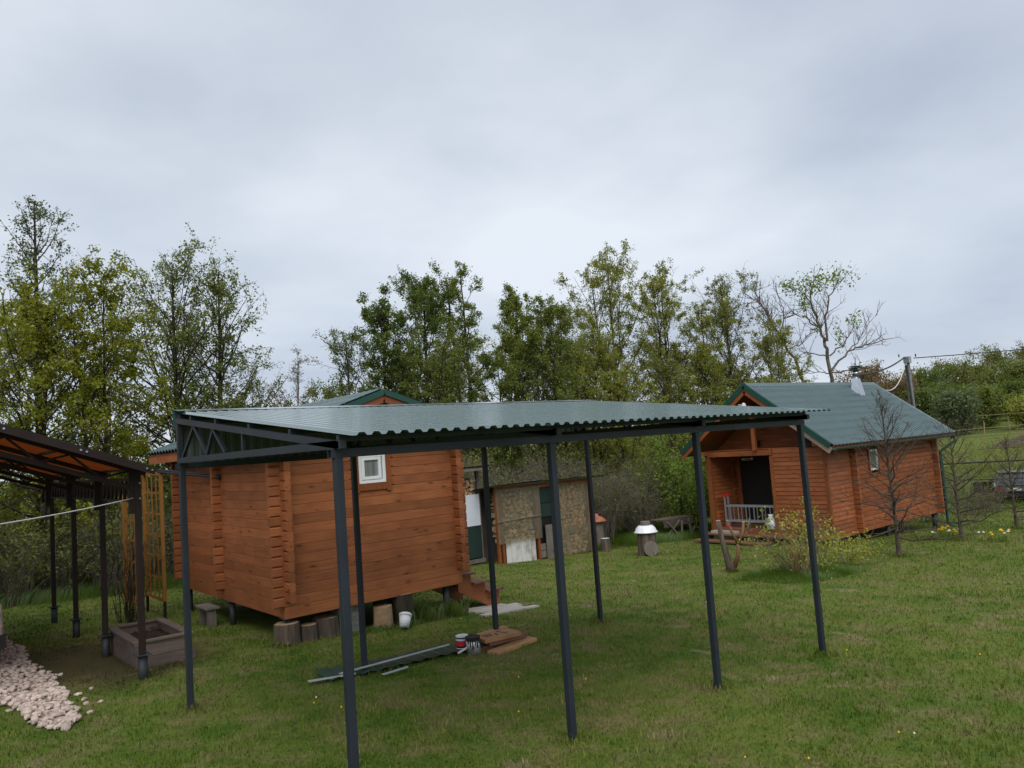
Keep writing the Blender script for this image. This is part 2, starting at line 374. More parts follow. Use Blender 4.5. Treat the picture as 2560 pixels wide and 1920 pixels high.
# ------------------------------------------------------------------ ground
def ground_sheet():
    r = np.concatenate([np.linspace(0, 14, 71), np.linspace(14.4, 60, 115), np.linspace(62, 220, 80), np.linspace(240, 1500, 22)])
    ax = np.unique(np.concatenate([-r, r]))
    X, Y = np.meshgrid(ax + 5, ax + 5, indexing='ij'); V = np.stack([X, Y, gz(X, Y)], -1).reshape(-1, 3)
    n = len(ax); i, j = np.meshgrid(np.arange(n - 1), np.arange(n - 1), indexing='ij'); a = (i * n + j).ravel()
    F = np.stack([a, a + n, a + n + 1, a + 1], -1)
    return link('ground', npmesh('ground', V, F, [M_ground], True))
tag(ground_sheet(), 'mown lawn and grassy meadow ground sloping gently away', None, kind='structure')
def patch(name, mat, x0, x1, y0, y1, dz, n=40, label=None):
    X, Y = np.meshgrid(np.linspace(x0, x1, n), np.linspace(y0, y1, n), indexing='ij')
    V = np.stack([X, Y, gz(X, Y) + dz], -1).reshape(-1, 3)
    i, j = np.meshgrid(np.arange(n - 1), np.arange(n - 1), indexing='ij'); a = (i * n + j).ravel()
    o = link(name, npmesh(name, V, np.stack([a, a + n, a + n + 1, a + 1], -1), [mat], True)); tag(o, label, None, kind='structure'); return o
patch('ploughed_field', M_plough, 73.5, 90, -30, 22.5, .05, 40, 'brown ploughed field behind the pole fence')

# ================================================================== new canopy (slate steel posts, green sheet roof)
T0, T1, S0, S1, ZF, ZR = -.30, 3.66, -.03, 6.20, 2.545, 3.005
def roof_z(t): return ZF + (ZR - ZF) * (t - T0) / (T1 - T0)
can = thing('metal_canopy', 'open slate grey steel canopy with green corrugated lean-to roof on the lawn', 'canopy', (0, 0, 0))
B_ = 3.605
pw = .030
for row in (0, 1):
    for i in range(4):
        x = 2.0 * i; y = B_ * row
        bevel(MB().box(x - pw, x + pw, y - pw, y + pw, gz(x, y) - .05, 2.383).build('post', M_steel, can), .006, 2)
    y = B_ * row
    mb = MB(); x0, x1, w, h, z0 = -.06, 6.06, .030, .060, 2.3835
    # hollow section with open ends
    mb.box(x0, x1, y - w, y + w, z0, z0 + .004).box(x0, x1, y - w, y + w, z0 + h - .004, z0 + h)
    mb.box(x0, x1, y - w, y - w + .004, z0 + .004, z0 + h - .004).box(x0, x1, y + w - .004, y + w, z0 + .004, z0 + h - .004)
    mb.build('beam', M_steel, can)
def chord_z(t): return roof_z(t) - .105
for i in range(4):
    x = 2.0 * i + (.0 if i else -.012); tr = MB()
    tr.bar((x, -.12, 2.474), (x, B_ + .03, 2.474), .05, .058)
    tr.bar((x, -.10, chord_z(-.10) + .005), (x, B_ + .03, chord_z(B_ + .03)), .05, .055)
    tr.bar((x, B_ + .005, 2.503), (x, B_ + .005, chord_z(B_) - .028), .05, .05, (0, 1, 0))
    for a, za, b, zb in ((3.50, 0, 3.10, 1), (3.10, 1, 2.72, 0), (2.72, 0, 2.52, 1), (2.52, 1, 2.20, 0)):
        f = lambda t, u: 2.503 if not u else chord_z(t) - .028
        tr.bar((x, a, f(a, za)), (x, b, f(b, zb)), .030, .030)
    tr.bar((x, 1.75, 2.503), (x, 1.75, chord_z(1.75) - .028), .03, .03, (0, 1, 0))
    tr.build('truss', M_steel, can)
for t in (-.06, .75, 1.6, 2.45, 3.2, 3.58):
    z = roof_z(t) - .058
    MB().bar((-.02, t, z), (6.02, t, z), .04, .044).build('purlin', M_steel, can)
def trapezoid(x0, nper, per, h):
    xs = []
    for k in range(nper):
        b = x0 + k * per
        xs += [(b, 0), (b + per * .30, 0), (b + per * .47, h), (b + per * .83, h), (b + per, 0)] if k == nper - 1 else [(b, 0), (b + per * .30, 0), (b + per * .47, h), (b + per * .83, h)]
    return xs
per = (S1 - S0) / 56
def corr_sheet(prof, f0, f1):
    n = len(prof); V = [f0(u, w) for u, w in prof] + [f1(u, w) for u, w in prof]
    return MB().add(V, [(k, k + 1, k + 1 + n, k + n) for k in range(n - 1)])
for k in range(7):
    pr_ = trapezoid(S0 + k * 8 * per, 8, per, .021); dz = .0015 * (k % 2)
    ov = random.Random(k).uniform(-.008, .008)
    corr_sheet(pr_, lambda u, w: (u, T0 + ov, roof_z(T0 + ov) - .022 + w + dz), lambda u, w: (u, T1, roof_z(T1) - .022 + w + dz)).build('roof_sheet', M_sheet, can)
# ridge flashing and corrugated closing wall along the high side
fl = MB(); zr = roof_z(T1)
fl.add([(S0 - .02, T1 - .16, roof_z(T1 - .16) + .004), (6.22, T1 - .16, roof_z(T1 - .16) + .004), (6.22, T1 + .035, zr + .016), (S0 - .02, T1 + .035, zr + .016), (6.22, T1 + .035, zr - .20), (S0 - .02, T1 + .035, zr - .20)], [(0, 1, 2, 3), (3, 2, 4, 5)])
fl.build('ridge_flashing', M_sheet, can)
for k in range(6):
    corr_sheet(trapezoid(S0 + .02 + k * 1.015, 9, 1.015 / 9, .010), lambda u, w: (u, T1 - .02 + w, 2.44), lambda u, w: (u, T1 - .02 + w, zr - .03)).build('rear_sheet', M_primer, can)

# ================================================================== log cabin behind the canopy
GROOVE = (.0055, .002)
def log_mesh(length, h, th, axis, mat, nm='log', endl=.15):
    """profiled log: thin groove at the joints, deep chamfers on the protruding ends; centred on its length"""
    def poly(c, g, a): return [(-a + c, g), (a - c, g), (a, c + g), (a, h - c), (a - c, h), (-a + c, h), (-a, h - c), (-a, c + g)]
    mb = MB(); hl = length / 2
    if length > .6:
        mb.prism(poly(GROOVE[0], GROOVE[1], th / 2), axis, -hl + endl, hl - endl)
        mb.prism(poly(.019, .003, th / 2 + .002), axis, -hl, -hl + endl).prism(poly(.019, .003, th / 2 + .002), axis, hl - endl, hl)
    else: mb.prism(poly(.019, .003, th / 2), axis, -hl, hl)
    return mb.mesh(nm, mat)
CX0, CX1, CY0, CY1, CZ = 2.06, 5.20, 6.04, 10.94, .113
cab = thing('log_cabin', 'small orange-brown log cabin on stilts with white window, behind the canopy', 'cabin', (3.6, 8.5, gz(3.6, 8.5)))
CH, TH, OVH = .1455, .095, .17
sill = .17
# sill beams
bevel(MB().box(CX0, CX1, CY0, CY0 + TH, CZ, CZ + sill).build('sill_beam', M_wx, cab), .006)
bevel(MB().box(CX0, CX1, CY1 - TH, CY1, CZ, CZ + sill).build('sill_beam', M_wx, cab), .006)
bevel(MB().box(CX0 + .001, CX0 + TH, CY0 + TH, CY1 - TH, CZ, CZ + sill + CH / 2).build('sill_beam', M_wy, cab), .006)
bevel(MB().box(CX1 - TH, CX1 - .001, CY0 + TH, CY1 - TH, CZ, CZ + sill + CH / 2).build('sill_beam', M_wy, cab), .006)
MB().box(CX0 + .1, CX1 - .1, CY0 + .1, CY1 - .1, CZ + .02, CZ + .06).build('floor', M_deck, cab)
nlog = 16
WIN = (3.34, 3.83, 1.95, 2.42)     # window opening in the front wall
mfx = log_mesh(CX1 - CX0 + 2 * OVH, CH, TH, 'x', M_wx); mly = log_mesh(CY1 - CY0 + 2 * OVH, CH, TH, 'y', M_wy)
stub = log_mesh(.34, CH, TH, 'x', M_wx)
for k in range(nlog):
    z = CZ + sill + k * CH
    if z + CH > WIN[2] and z < WIN[3]:
        for a, b in ((CX0 - OVH, WIN[0]), (WIN[1], CX1 + OVH)):
            link('log', log_mesh(b - a, CH, TH, 'x', M_wx), cab, ((a + b) / 2, CY0 + TH / 2, z))
    else: link('log', mfx, cab, ((CX0 + CX1) / 2, CY0 + TH / 2, z))
    link('log', mfx, cab, ((CX0 + CX1) / 2, CY1 - TH / 2, z))
    zh = z + (CH / 2 if k < nlog - 1 else CH * .42)
    for x in (CX0 + TH / 2, CX1 - TH / 2): link('log', mly, cab, (x, (CY0 + CY1) / 2, z + CH / 2))
    link('log_end', stub, cab, (CX0 + TH / 2 - .02, 8.66, z))
# recessed grooves read darker because the logs are chamfered; the gable above
wt = CZ + sill + nlog * CH
RZ, EX = 3.31, .36; EZ1 = 2.66; sl = (RZ - EZ1) / (3.63 - 1.70)
gab = MB()
def roofz1(x): return RZ - sl * abs(x - 3.63)
for k in range(5):
    z0 = wt + k * .13
    hw = (RZ - .06 - z0) / sl
    if hw < .12: break
    hw2 = max((RZ - .06 - z0 - .126) / sl, .02)
    for y0 in (CY0 + .005, CY1 - .085):
        MB().add([(3.63 - hw, y0, z0), (3.63 + hw, y0, z0), (3.63 + hw2, y0, z0 + .126), (3.63 - hw2, y0, z0 + .126), (3.63 - hw, y0 + .08, z0), (3.63 + hw, y0 + .08, z0), (3.63 + hw2, y0 + .08, z0 + .126), (3.63 - hw2, y0 + .08, z0 + .126)],
             [(0, 1, 2, 3), (7, 6, 5, 4), (0, 4, 5, 1), (1, 5, 6, 2), (2, 6, 7, 3), (3, 7, 4, 0)]).build('gable_board', M_wx, cab)
YA, YB = CY0 - .42, CY1 + .82
def slope_roof(name, mat, xr, zr, xe, ze, ya, yb, par, per=.20, step=.35, amp=.056, lift=.05, axis='y'):
    """metal-tile slope: waves along the ridge, steps down the slope"""
    Ls = math.hypot(xe - xr, ze - zr); nrow = max(2, round(Ls / step)); npd = int(abs(yb - ya) / per); us = np.concatenate([ya + (np.arange(npd)[:, None] + np.array([0., .17, .35, .68])[None]).ravel() * per, [ya + npd * per, max(yb, ya + npd * per + .001)]]); nu = len(us)
    wave = np.concatenate([np.tile([.86, 0., .86, 1.0], npd), [.86, .86]]); rows = []
    nx, nz = (zr - ze) / Ls, abs(xe - xr) / Ls
    nx *= (1 if xe > xr else -1)
    for r in range(nrow):
        for q, hh in ((0.0, .016), (.5, .015), (.95, .016), (1.0, .0)):
            d = (r + q) / nrow
            rows.append((d, hh))
    V = []
    for d, hh in rows:
        w = amp * wave + hh + lift
        x = xr + (xe - xr) * d + nx * w; z = zr + (ze - zr) * d + nz * w
        V.append(np.stack([x, us, z], -1) if axis == 'y' else np.stack([us, x, z], -1))
    V = np.concatenate(V); nr = len(rows); i, j = np.meshgrid(np.arange(nr - 1), np.arange(nu - 1), indexing='ij'); a = (i * nu + j).ravel()
    return link(name, npmesh(name, V, np.stack([a, a + nu, a + nu + 1, a + 1], -1), [mat]), par)
slope_roof('roof_slope', M_tile, 3.63, RZ, 3.63 - 1.93, EZ1, YA, YB, cab)
slope_roof('roof_slope', M_tile, 3.63, RZ, 3.63 + 1.93, EZ1, YA, YB, cab)
for sx in (-1, 1):   # boarding under the tiles, fascia boards and verge trims
    xe = 3.63 + sx * 1.90
    MB().add([(3.63, YA + .02, RZ - .03), (xe, YA + .02, EZ1 - .02), (xe, YB - .02, EZ1 - .02), (3.63, YB - .02, RZ - .03), (3.63, YA + .02, RZ + .03), (xe, YA + .02, EZ1 + .04), (xe, YB - .02, EZ1 + .04), (3.63, YB - .02, RZ + .03)],
             [(0, 1, 2, 3), (7, 6, 5, 4), (0, 4, 5, 1), (1, 5, 6, 2), (2, 6, 7, 3), (3, 7, 4, 0)]).build('roof_boarding', M_fas, cab)
    for yy in (YA, YB):
        MB().bar((3.63, yy, RZ - .045), (xe, yy, EZ1 - .035), .03, .12, (0, 0, 1)).build('barge_board', M_fas, cab)
        MB().bar((3.63, yy + (-.02 if yy < 8 else .02), RZ + .05), (xe, yy + (-.02 if yy < 8 else .02), EZ1 + .06), .05, .085, (0, 0, 1)).build('verge_trim', M_trim, cab)
    MB().box(xe + (-.03 if sx < 0 else .0), xe + (.0 if sx < 0 else .03), YA + .03, YB - .03, EZ1 - .13, EZ1 - .01).build('eave_board', M_wy, cab)
MB().prism([(3.63 - .13, RZ + .03), (3.63, RZ + .095), (3.63 + .13, RZ + .03), (3.63, RZ + .06)], 'y', YA, YB).build('ridge_cap', M_trim, cab)
MB().tube([(3.63, YA + .05, RZ - .12), (3.63, CY0 + .1, RZ - .12)], .045, 10).build('ridge_pole', M_wy, cab)
win = MB()
wx0, wx1, wz0, wz1 = WIN; yy = CY0 - .012
for a, b, c, d in ((wx0, wx0 + .055, wz0, wz1), (wx1 - .055, wx1, wz0, wz1), (wx0 + .055, wx1 - .055, wz0, wz0 + .055), (wx0 + .055, wx1 - .055, wz1 - .055, wz1)): win.box(a, b, yy, yy + .07, c, d)
wino = bevel(win.build('window', M_white, cab), .004)
sash = MB(); a0, a1, b0, b1 = wx0 + .057, wx1 - .085, wz0 + .057, wz1 - .057
for a, b, c, d in ((a0, a0 + .05, b0, b1), (a1 - .05, a1, b0, b1), (a0 + .05, a1 - .05, b0, b0 + .05), (a0 + .05, a1 - .05, b1 - .05, b1)): sash.box(a, b, yy - .010, yy + .05, c, d)
bevel(sash.build('sash', M_white, wino), .004)
MB().box(a0 + .05, a1 - .05, yy + .02, yy + .03, b0 + .05, b1 - .05).build('pane', M_glass, wino)
MB().box(wx0 + .06, wx1 - .06, yy + .055, yy + .065, wz0 + .06, wz1 - .06).build('curtain', M_wsheet, wino)
for a, b, c, d in ((wx1 + .002, wx1 + .085, wz0 - .14, wz1 + .10), (wx0 - .085, wx0 - .002, wz0 - .14, wz1 + .10), (wx0 - .001, wx1 + .001, wz0 - .11, wz0 - .004), (wx0 - .001, wx1 + .001, wz1 + .004, wz1 + .09)):
    MB().box(a, b, CY0 - .03, CY0 - .003, c, d).build('casing_board', M_wz, cab)
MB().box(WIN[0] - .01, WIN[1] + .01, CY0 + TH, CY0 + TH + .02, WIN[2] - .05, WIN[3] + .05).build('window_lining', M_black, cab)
# steel screw piles
for x, y in ((2.14, 6.16), (2.14, 8.5), (2.14, 10.85), (3.6, 6.9), (3.6, 8.5), (4.92, 6.16), (5.1, 8.5), (5.1, 10.85)):
    MB().tube([(x, y, gz(x, y) - .1), (x, y, CZ - .012)], .055, 14).box(x - .1, x + .1, y - .1, y + .1, CZ - .012, CZ - .001).build('pile', M_pipe, cab, True)
# brick pier
def brick_pier():
    mb = link('brick_pier', MB().box(2.938, 3.282, 6.130, 6.40, gz(3.1, 6.2) - .05, CZ - .02).mesh('brick_pier', M_conc), cab)
    mf = MB().box(-.113, .113, -.05, .05, -.031, .031).mesh('brick', M_conc); mh = MB().box(-.053, .053, -.05, .05, -.031, .031).mesh('brick', M_conc)
    z = gz(3.1, 6.2) + .0; r = 0
    while z < CZ - .05:
        xs = ((3.047, mf), (3.222, mh)) if r % 2 else ((2.998, mh), (3.173, mf))
        for x, me in xs: link('brick', me, mb, (x, 6.172 + .003 * ((r * 5) % 3), z))
        z += .069; r += 1
brick_pier()
# steps at the east side: stringers and treads
stp = thing('wooden_steps', 'brown timber steps with three treads at the right end of the log cabin', 'steps', (5.6, 6.9, gz(5.6, 6.9)))
gs = gz(5.9, 6.6)
for y in (6.22, 7.35):
    pts = [(5.22, .20), (5.50, .20), (5.50, .02), (5.80, .02), (5.80, -.16), (6.10, -.16), (6.10, gs - .03), (5.96, gs - .03), (5.22, -.06)]
    MB().prism(pts, 'y', y, y + .045).build('stringer', M_wx, stp)
for (x0, x1, z) in ((5.22, 5.56, .20), (5.50, 5.86, .02), (5.80, 6.16, -.16)):
    w = (x1 - x0) / 2
    for q in (0, 1):
        bevel(MB().box(x0 + q * w + .004, x0 + (q + 1) * w - .004, 6.13, 7.48, z + .001, z + .038).build('tread', M_deck, stp), .004)

# ================================================================== second log house, right
HX0, HX1, HY0, HY1, HZ, HT = 17.95, 24.92, 6.30, 10.28, -.85, 1.78
hs = thing('log_house', 'larger orange log house with porch and green metal tile roof, on the right', 'house', (21.4, 8.3, gz(21.4, 8.3)))
RX0, RX1 = 17.52, 25.64; RY, RZ2 = 8.42, 3.62; EY0, EY1, EZ = 5.86, 10.98, 1.70
H2 = .1375; n2 = 19; GROOVE = (.013, .005)
mx_side = log_mesh(HX1 - 19.25 + .34, H2, .1, 'x', M_wx2); mx_front_side = log_mesh(19.25 - HX0, H2, .1, 'x', M_wx2)
my_end = log_mesh(HY1 - HY0 + .34, H2, .1, 'y', M_wy2); stub2 = log_mesh(.32, H2, .1, 'y', M_wy2)
PX = 19.30      # recessed porch wall
DY0, DY1, DZ0, DZ1 = 8.93, 10.02, -.63, 1.49
HW = (20.45, 20.98, .88, 1.50)
for k in range(n2):
    z = HZ + k * H2
    if z + H2 > HW[2] and z < HW[3]:
        for a, b in ((19.25 - .17, HW[0]), (HW[1], HX1 + .17)): link('log', log_mesh(b - a, H2, .1, 'x', M_wx2), hs, ((a + b) / 2, HY0 + .05, z))
    else: link('log', mx_side, hs, ((19.25 + HX1) / 2, HY0 + .05, z))
    link('log', mx_side, hs, ((19.25 + HX1) / 2, HY1 - .05, z))
    link('log', my_end, hs, (HX1 - .05, (HY0 + HY1) / 2, z + .0008))
    link('log_end', stub2, hs, (19.37, HY0 - .01, z + .0008)); 
    # porch back wall either side of the door
    if z + H2 > DZ0 and z < DZ1:
        for a, b in ((HY0, DY0 - .04), (DY1 + .04, HY1)): link('log', log_mesh(b - a, H2, .1, 'y', M_wy2), hs, (PX + .05, (a + b) / 2, z + .0008))
    else: link('log', log_mesh(HY1 - HY0, H2, .1, 'y', M_wy2), hs, (PX + .05, (HY0 + HY1) / 2, z + .0008))
# clapboard block in front (store room) and the left cheek of the porch
nb = 21; hb = (1.73 - HZ) / nb
def clap(a, b, axis, at, z0, out, mat):
    poly = [(at, z0), (at + out * .022, z0), (at + out * .022, z0 + .012), (at + out * .006, z0 + hb * .97), (at, z0 + hb * .97)]
    return MB().prism(poly, axis, a, b).mesh('siding_board', mat)
for k in range(nb):
    z = HZ + k * hb
    link('siding_board', clap(HY0 + .05, 8.00, 'y', HX0, z, -1, M_wy2), hs)
    link('siding_board', clap(HX0, 19.22, 'x', HY0, z, -1, M_wx2), hs)
    link('siding_board', clap(HX0 + .06, PX, 'x', HY1 - .06, z, -1, M_wx2), hs)
MB().box(HX0, 19.2, HY0 + .001, 8.0, HZ, 1.74).build('store_core', M_wy2, hs)
MB().box(HX0 + .05, PX, HY1 - .058, HY1, HZ, 1.74).build('cheek_core', M_wx2, hs)
for y in (HY0 - .012, 7.97): bevel(MB().box(HX0 - .035, HX0 + .05, y - .02, y + .085, HZ, 1.75).build('corner_board', M_wz, hs), .004)
bevel(MB().box(HX0 - .06, HX0 + .09, HY1 - .10, HY1 + .05, HZ - .05, 1.56).build('porch_post', M_wz, hs), .006)
bevel(MB().box(HX0 - .07, HX0 + .09, 7.95, HY1 + .07, 1.562, 1.72).build('porch_beam', M_wy2, hs), .006)
MB().box(HX0 + .02, PX, 8.0, HY1 - .06, -.70, -.655).build('porch_floor', M_deck, hs)
MB().box(HX0 - .02, HX0 + .02, 8.0, HY1 + .02, -.90, -.66).build('porch_skirt', M_wy2, hs)
MB().box(PX - .02, PX + .03, DY0, DY1, DZ0 - .02, DZ1).build('door', M_black, hs)
for a, b, c, d in ((DY0 - .09, DY0 - .002, DZ0, DZ1 + .09), (DY1 + .002, DY1 + .09, DZ0, DZ1 + .09), (DY0 - .001, DY1 + .001, DZ1 + .002, DZ1 + .09)):
    MB().box(PX - .03, PX - .004, a, b, c, d).build('door_frame', M_wz, hs)
sg = MB().box(PX - .026, PX - .021, DY1 - .36, DY1 - .08, DZ1 - .12, DZ1 - .05).build('house_sign', M_white, hs)
for k, (a, b) in enumerate(((.30, .27), (.265, .235), (.228, .20), (.195, .165))):
    MB().box(PX - .029, PX - .0265, DY1 - a - .04, DY1 - b - .04, DZ1 - .105, DZ1 - .065).build('sign_mark', M_print, sg)
MB().box(PX - .026, PX - .021, DY1 - .50, DY1 - .40, DZ1 - .115, DZ1 - .04).build('number_plate', M_white, hs)
# gable boards over the porch, set back in shadow
sl2 = (RZ2 - EZ) / (RY - EY0)
for k in range(14):
    z0 = 1.76 + k * .135; hw = (RZ2 - .08 - z0) / sl2
    if hw < .1: break
    hw2 = max((RZ2 - .08 - z0 - .13) / sl2, .02)
    for x0 in (19.2, HX1 - .1):
        MB().add([(x0, RY - hw, z0), (x0, RY + hw, z0), (x0, RY + hw2, z0 + .13), (x0, RY - hw2, z0 + .13), (x0 + .09, RY - hw, z0), (x0 + .09, RY + hw, z0), (x0 + .09, RY + hw2, z0 + .13), (x0 + .09, RY - hw2, z0 + .13)],
             [(0, 1, 2, 3), (7, 6, 5, 4), (0, 4, 5, 1), (1, 5, 6, 2), (2, 6, 7, 3), (3, 7, 4, 0)]).build('gable_board', M_wy2, hs)
MB().box(HX0 + .02, 19.2, HY0, HY1, 1.742, 1.76).build('porch_ceiling', M_wy2, hs)
bevel(MB().box(HX0 - .2, HX0 - .08, RY - .03, RY + .07, 1.72, 3.05).build('king_post', M_wz, hs), .004)
MB().box(HX0 - .3, 19.2, EY1 - .75, EY1 - .63, 1.62, 1.75).build('wall_plate', M_wx2, hs)
MB().box(HX0 - .3, 19.2, EY0 + .52, EY0 + .64, 1.77, 1.90).build('wall_plate', M_wx2, hs)
slope_roof('roof_slope', M_tile, RY, RZ2, EY0, EZ, RX0, RX1, hs, axis='x')
slope_roof('roof_slope', M_tile, RY, RZ2, EY1, EZ - .02, RX0, RX1, hs, axis='x')
for ye, ze in ((EY0 + .03, EZ + .02), (EY1 - .03, EZ)):
    MB().add([(RX0 + .03, RY, RZ2 - .04), (RX0 + .03, ye, ze - .04), (RX1 - .03, ye, ze - .04), (RX1 - .03, RY, RZ2 - .04), (RX0 + .03, RY, RZ2 + .03), (RX0 + .03, ye, ze + .03), (RX1 - .03, ye, ze + .03), (RX1 - .03, RY, RZ2 + .03)],
             [(0, 1, 2, 3), (7, 6, 5, 4), (0, 4, 5, 1), (1, 5, 6, 2), (2, 6, 7, 3), (3, 7, 4, 0)]).build('roof_boarding', M_wx2, hs)
    for xx in (RX0, RX1):
        s_ = -1 if xx < 20 else 1
        w_ = (M_pale if (ye < 8 and xx < 20) else M_fas)
        if ye < 8 and xx < 20:
            q = .52; ym, zm = RY + (ye - RY) * q, RZ2 + (ze - RZ2) * q
            MB().bar((xx, RY, RZ2 - .10), (xx, ym, zm - .10), .03, .17).build('barge_board', M_fas, hs)
            MB().bar((xx, ym, zm - .102), (xx, ye, ze - .102), .028, .17).build('barge_board', M_barge, hs)['label'] = 'pale weathered unpainted barge board'
        else: MB().bar((xx, RY, RZ2 - .10), (xx, ye, ze - .10), .03, .17).build('barge_board', w_, hs)
        MB().bar((xx + s_ * .022, RY, RZ2 + .045), (xx + s_ * .022, ye, ze + .045), .04, .15).build('verge_trim', M_trim, hs)
        MB().bar((xx - s_ * .05, RY, RZ2 + .115), (xx - s_ * .05, ye, ze + .115), .14, .012).build('verge_cap', M_tile, hs)
MB().prism([(RY - .17, RZ2 + .02), (RY - .05, RZ2 + .135), (RY + .05, RZ2 + .135), (RY + .17, RZ2 + .02), (RY, RZ2 + .08)], 'x', RX0 - .02, RX1 + .02).build('ridge_cap', M_tile, hs)
# gutters and downpipe
for ye, ze in ((EY0 - .05, EZ - .01), (EY1 + .05, EZ - .03)):
    prof = [(ye + .06 * math.cos(a), ze + .06 * math.sin(a)) for a in np.linspace(math.pi, 2 * math.pi, 9)]
    inner = [(ye + .052 * math.cos(a), ze + .052 * math.sin(a)) for a in np.linspace(2 * math.pi, math.pi, 9)]
    MB().prism(prof + inner, 'x', RX0 + .02, RX1 + .15).build('gutter', M_trim, hs, False)
dp = [(RX1 - .1, EY0 - .05, EZ - .06), (RX1 - .1, EY0 - .05, EZ - .22), (RX1 - .45, EY0 + .32, EZ - .55), (RX1 - .45, EY0 + .32, gz(25.2, 6.2) + .12), (RX1 - .38, EY0 + .15, gz(25.2, 6.2) + .03)]
MB().tube(dp, .05, 12).build('downpipe', M_trim, hs, True)
# window on the long side
w = MB(); x0, x1, z0, z1 = HW; yy = HY0 - .01
for a, b, c, d in ((x0, x0 + .06, z0, z1), (x1 - .06, x1, z0, z1), (x0 + .06, x1 - .06, z0, z0 + .06), (x0 + .06, x1 - .06, z1 - .06, z1)): w.box(a, b, yy, yy + .07, c, d)
wo = w.build('window', M_white, hs); MB().box(x0 + .06, x1 - .06, yy + .03, yy + .04, z0 + .06, z1 - .06).build('pane', M_glass, wo)
for a, b in ((x0 - .09, x0 - .003), (x1 + .003, x1 + .09)): MB().box(a, b, HY0 - .035, HY0 - .004, z0 - .12, z1 + .08).build('casing_board', M_wz, hs)
MB().box(x0 - .01, x1 + .01, HY0 + .1, HY0 + .12, z0 - .05, z1 + .05).build('window_lining', M_black, hs)
# sauna chimney: flashing plate, cowl box, pipe and stacked cap
chx, chy = 23.45, 8.0
zc = RZ2 - sl2 * (RY - chy)
MB().add([(chx - .40, 8.30, RZ2 - sl2 * .12 + .115), (chx + .34, 8.30, RZ2 - sl2 * .12 + .115), (chx + .34, 7.42, RZ2 - sl2 * 1.0 + .115), (chx - .40, 7.42, RZ2 - sl2 * 1.0 + .115)], [(0, 1, 2, 3)]).build('chimney_flashing', M_galv, hs)
ch = MB().add([(chx - .22, 8.06, zc), (chx + .16, 8.06, zc), (chx + .16, 7.70, zc - .24), (chx - .22, 7.70, zc - .24), (chx - .10, 8.02, 3.86), (chx + .10, 8.02, 3.86), (chx + .10, 7.84, 3.84), (chx - .10, 7.84, 3.84)],
    [(0, 1, 2, 3), (4, 5, 6, 7), (0, 1, 5, 4), (1, 2, 6, 5), (2, 3, 7, 6), (3, 0, 4, 7)]).build('chimney', M_chrome, hs)
MB().tube([(chx, 7.92, 3.8), (chx, 7.92, 4.18)], .085, 16).build('chimney_pipe', M_chrome, ch, True)
cap = MB()
for z, r in ((3.92, .13), (3.98, .13), (4.12, .19), (4.18, .20), (4.24, .19)): cap.lathe((chx, 7.92, z), [(r, 0), (r, .028)], 16)
cap.tube([(chx, 7.92, 4.12), (chx, 7.92, 4.26)], .03, 6)
cap.build('chimney_cap', M_pipe, ch)
# lamp over the porch, gable lamp, camera
MB().tube([(19.15, 9.15, 1.92), (18.98, 9.15, 1.95)], [.05, .11], 12).lathe((19.1, 9.15, 1.80), [(.03, 0), (.03, .12)], 8).build('porch_lamp', M_wire, hs)
MB().tube([(RX0 + .02, RY + .25, 3.12), (RX0 - .12, RY + .02, 3.08)], .02, 6).lathe((RX0 - .12, RY - .02, 3.0), [(.0, 0), (.07, .03), (.06, .12), (.02, .16)], 12).build('gable_lamp', M_plastic, hs)
MB().box(HX0 - .1, HX0 + .25, HY0 + .30, HY0 + .72, 1.77, 1.86).box(HX0, HX0 + .15, HY0 + .4, HY0 + .62, 1.862, 1.98).build('meter_box', M_wire, hs)
for x, y in ((18.1, 6.45), (21.4, 6.42), (24.75, 6.42), (18.1, 10.1), (21.4, 10.1), (24.75, 10.1)):
    MB().tube([(x, y, gz(x, y) - .1), (x, y, HZ - .001)], .075, 14).build('pile', M_pipe, hs, True)
MB().box(HX0 + .1, HX1 - .1, HY0 + .12, HY1 - .12, HZ + .01, HZ + .05).build('floor', M_deck, hs)
# two long front steps
st2 = thing('porch_steps', 'two long brown plank steps in front of the house porch', 'steps', (17.5, 9.5, gz(17.5, 9.5)))
for (xa, xb, z) in ((17.58, 17.93, -.84), (17.20, 17.56, -1.0)):
    bevel(MB().box(xa, xb, 7.3 if z > -.9 else 8.0, 10.55, z, z + .05).build('tread', M_deck, st2), .005)
for y in (8.1, 9.2, 10.3): MB().box(17.60, 17.92, y, y + .06, gz(17.7, y) - .02, -.842).box(17.24, 17.52, y, y + .06, gz(17.4, y) - .02, -1.002).build('support', M_deck, st2)
tag(bevel(MB().box(17.66, 17.90, 9.30, 10.20, -.788, -.71).build('pale_board', M_pale), .004), 'short pale board lying on the upper porch step', 'board')
# aluminium ladder folded on the porch
ld = thing('folding_ladder', 'folded aluminium ladder with red caps lying on edge on the porch', 'ladder', (18.3, 9.3, -.65))
for q, x in enumerate((18.12, 18.30)):
    for z in (.02, -.44): MB().bar((x, 9.86, z), (x, 8.15, z), .028, .055).build('rail', M_alu, ld)
    for k in range(6): MB().bar((x, 9.72 - k * .28, -.43), (x, 9.72 - k * .28, .01), .024, .024, (1, 0, 0)).build('rung', M_alu, ld)
    MB().bar((x, 9.90, -.60), (x, 9.90, .33), .03, .06, (1, 0, 0)).build('stabiliser', M_alu, ld)
    for z in (-.63, .36): MB().box(x - .035, x + .035, 9.855, 9.945, z - .04, z + .04).build('end_cap', M_red, ld)
tag(MB().lathe((18.02, 8.25, -.655), [(.02, 0), (.14, .03), (.16, .18), (.10, .34), (.06, .40), (.09, .46), (.02, .45)], 14).build('plastic_bag', M_plastic, None, True), 'crumpled white plastic bag on the porch behind the bush', 'bag')

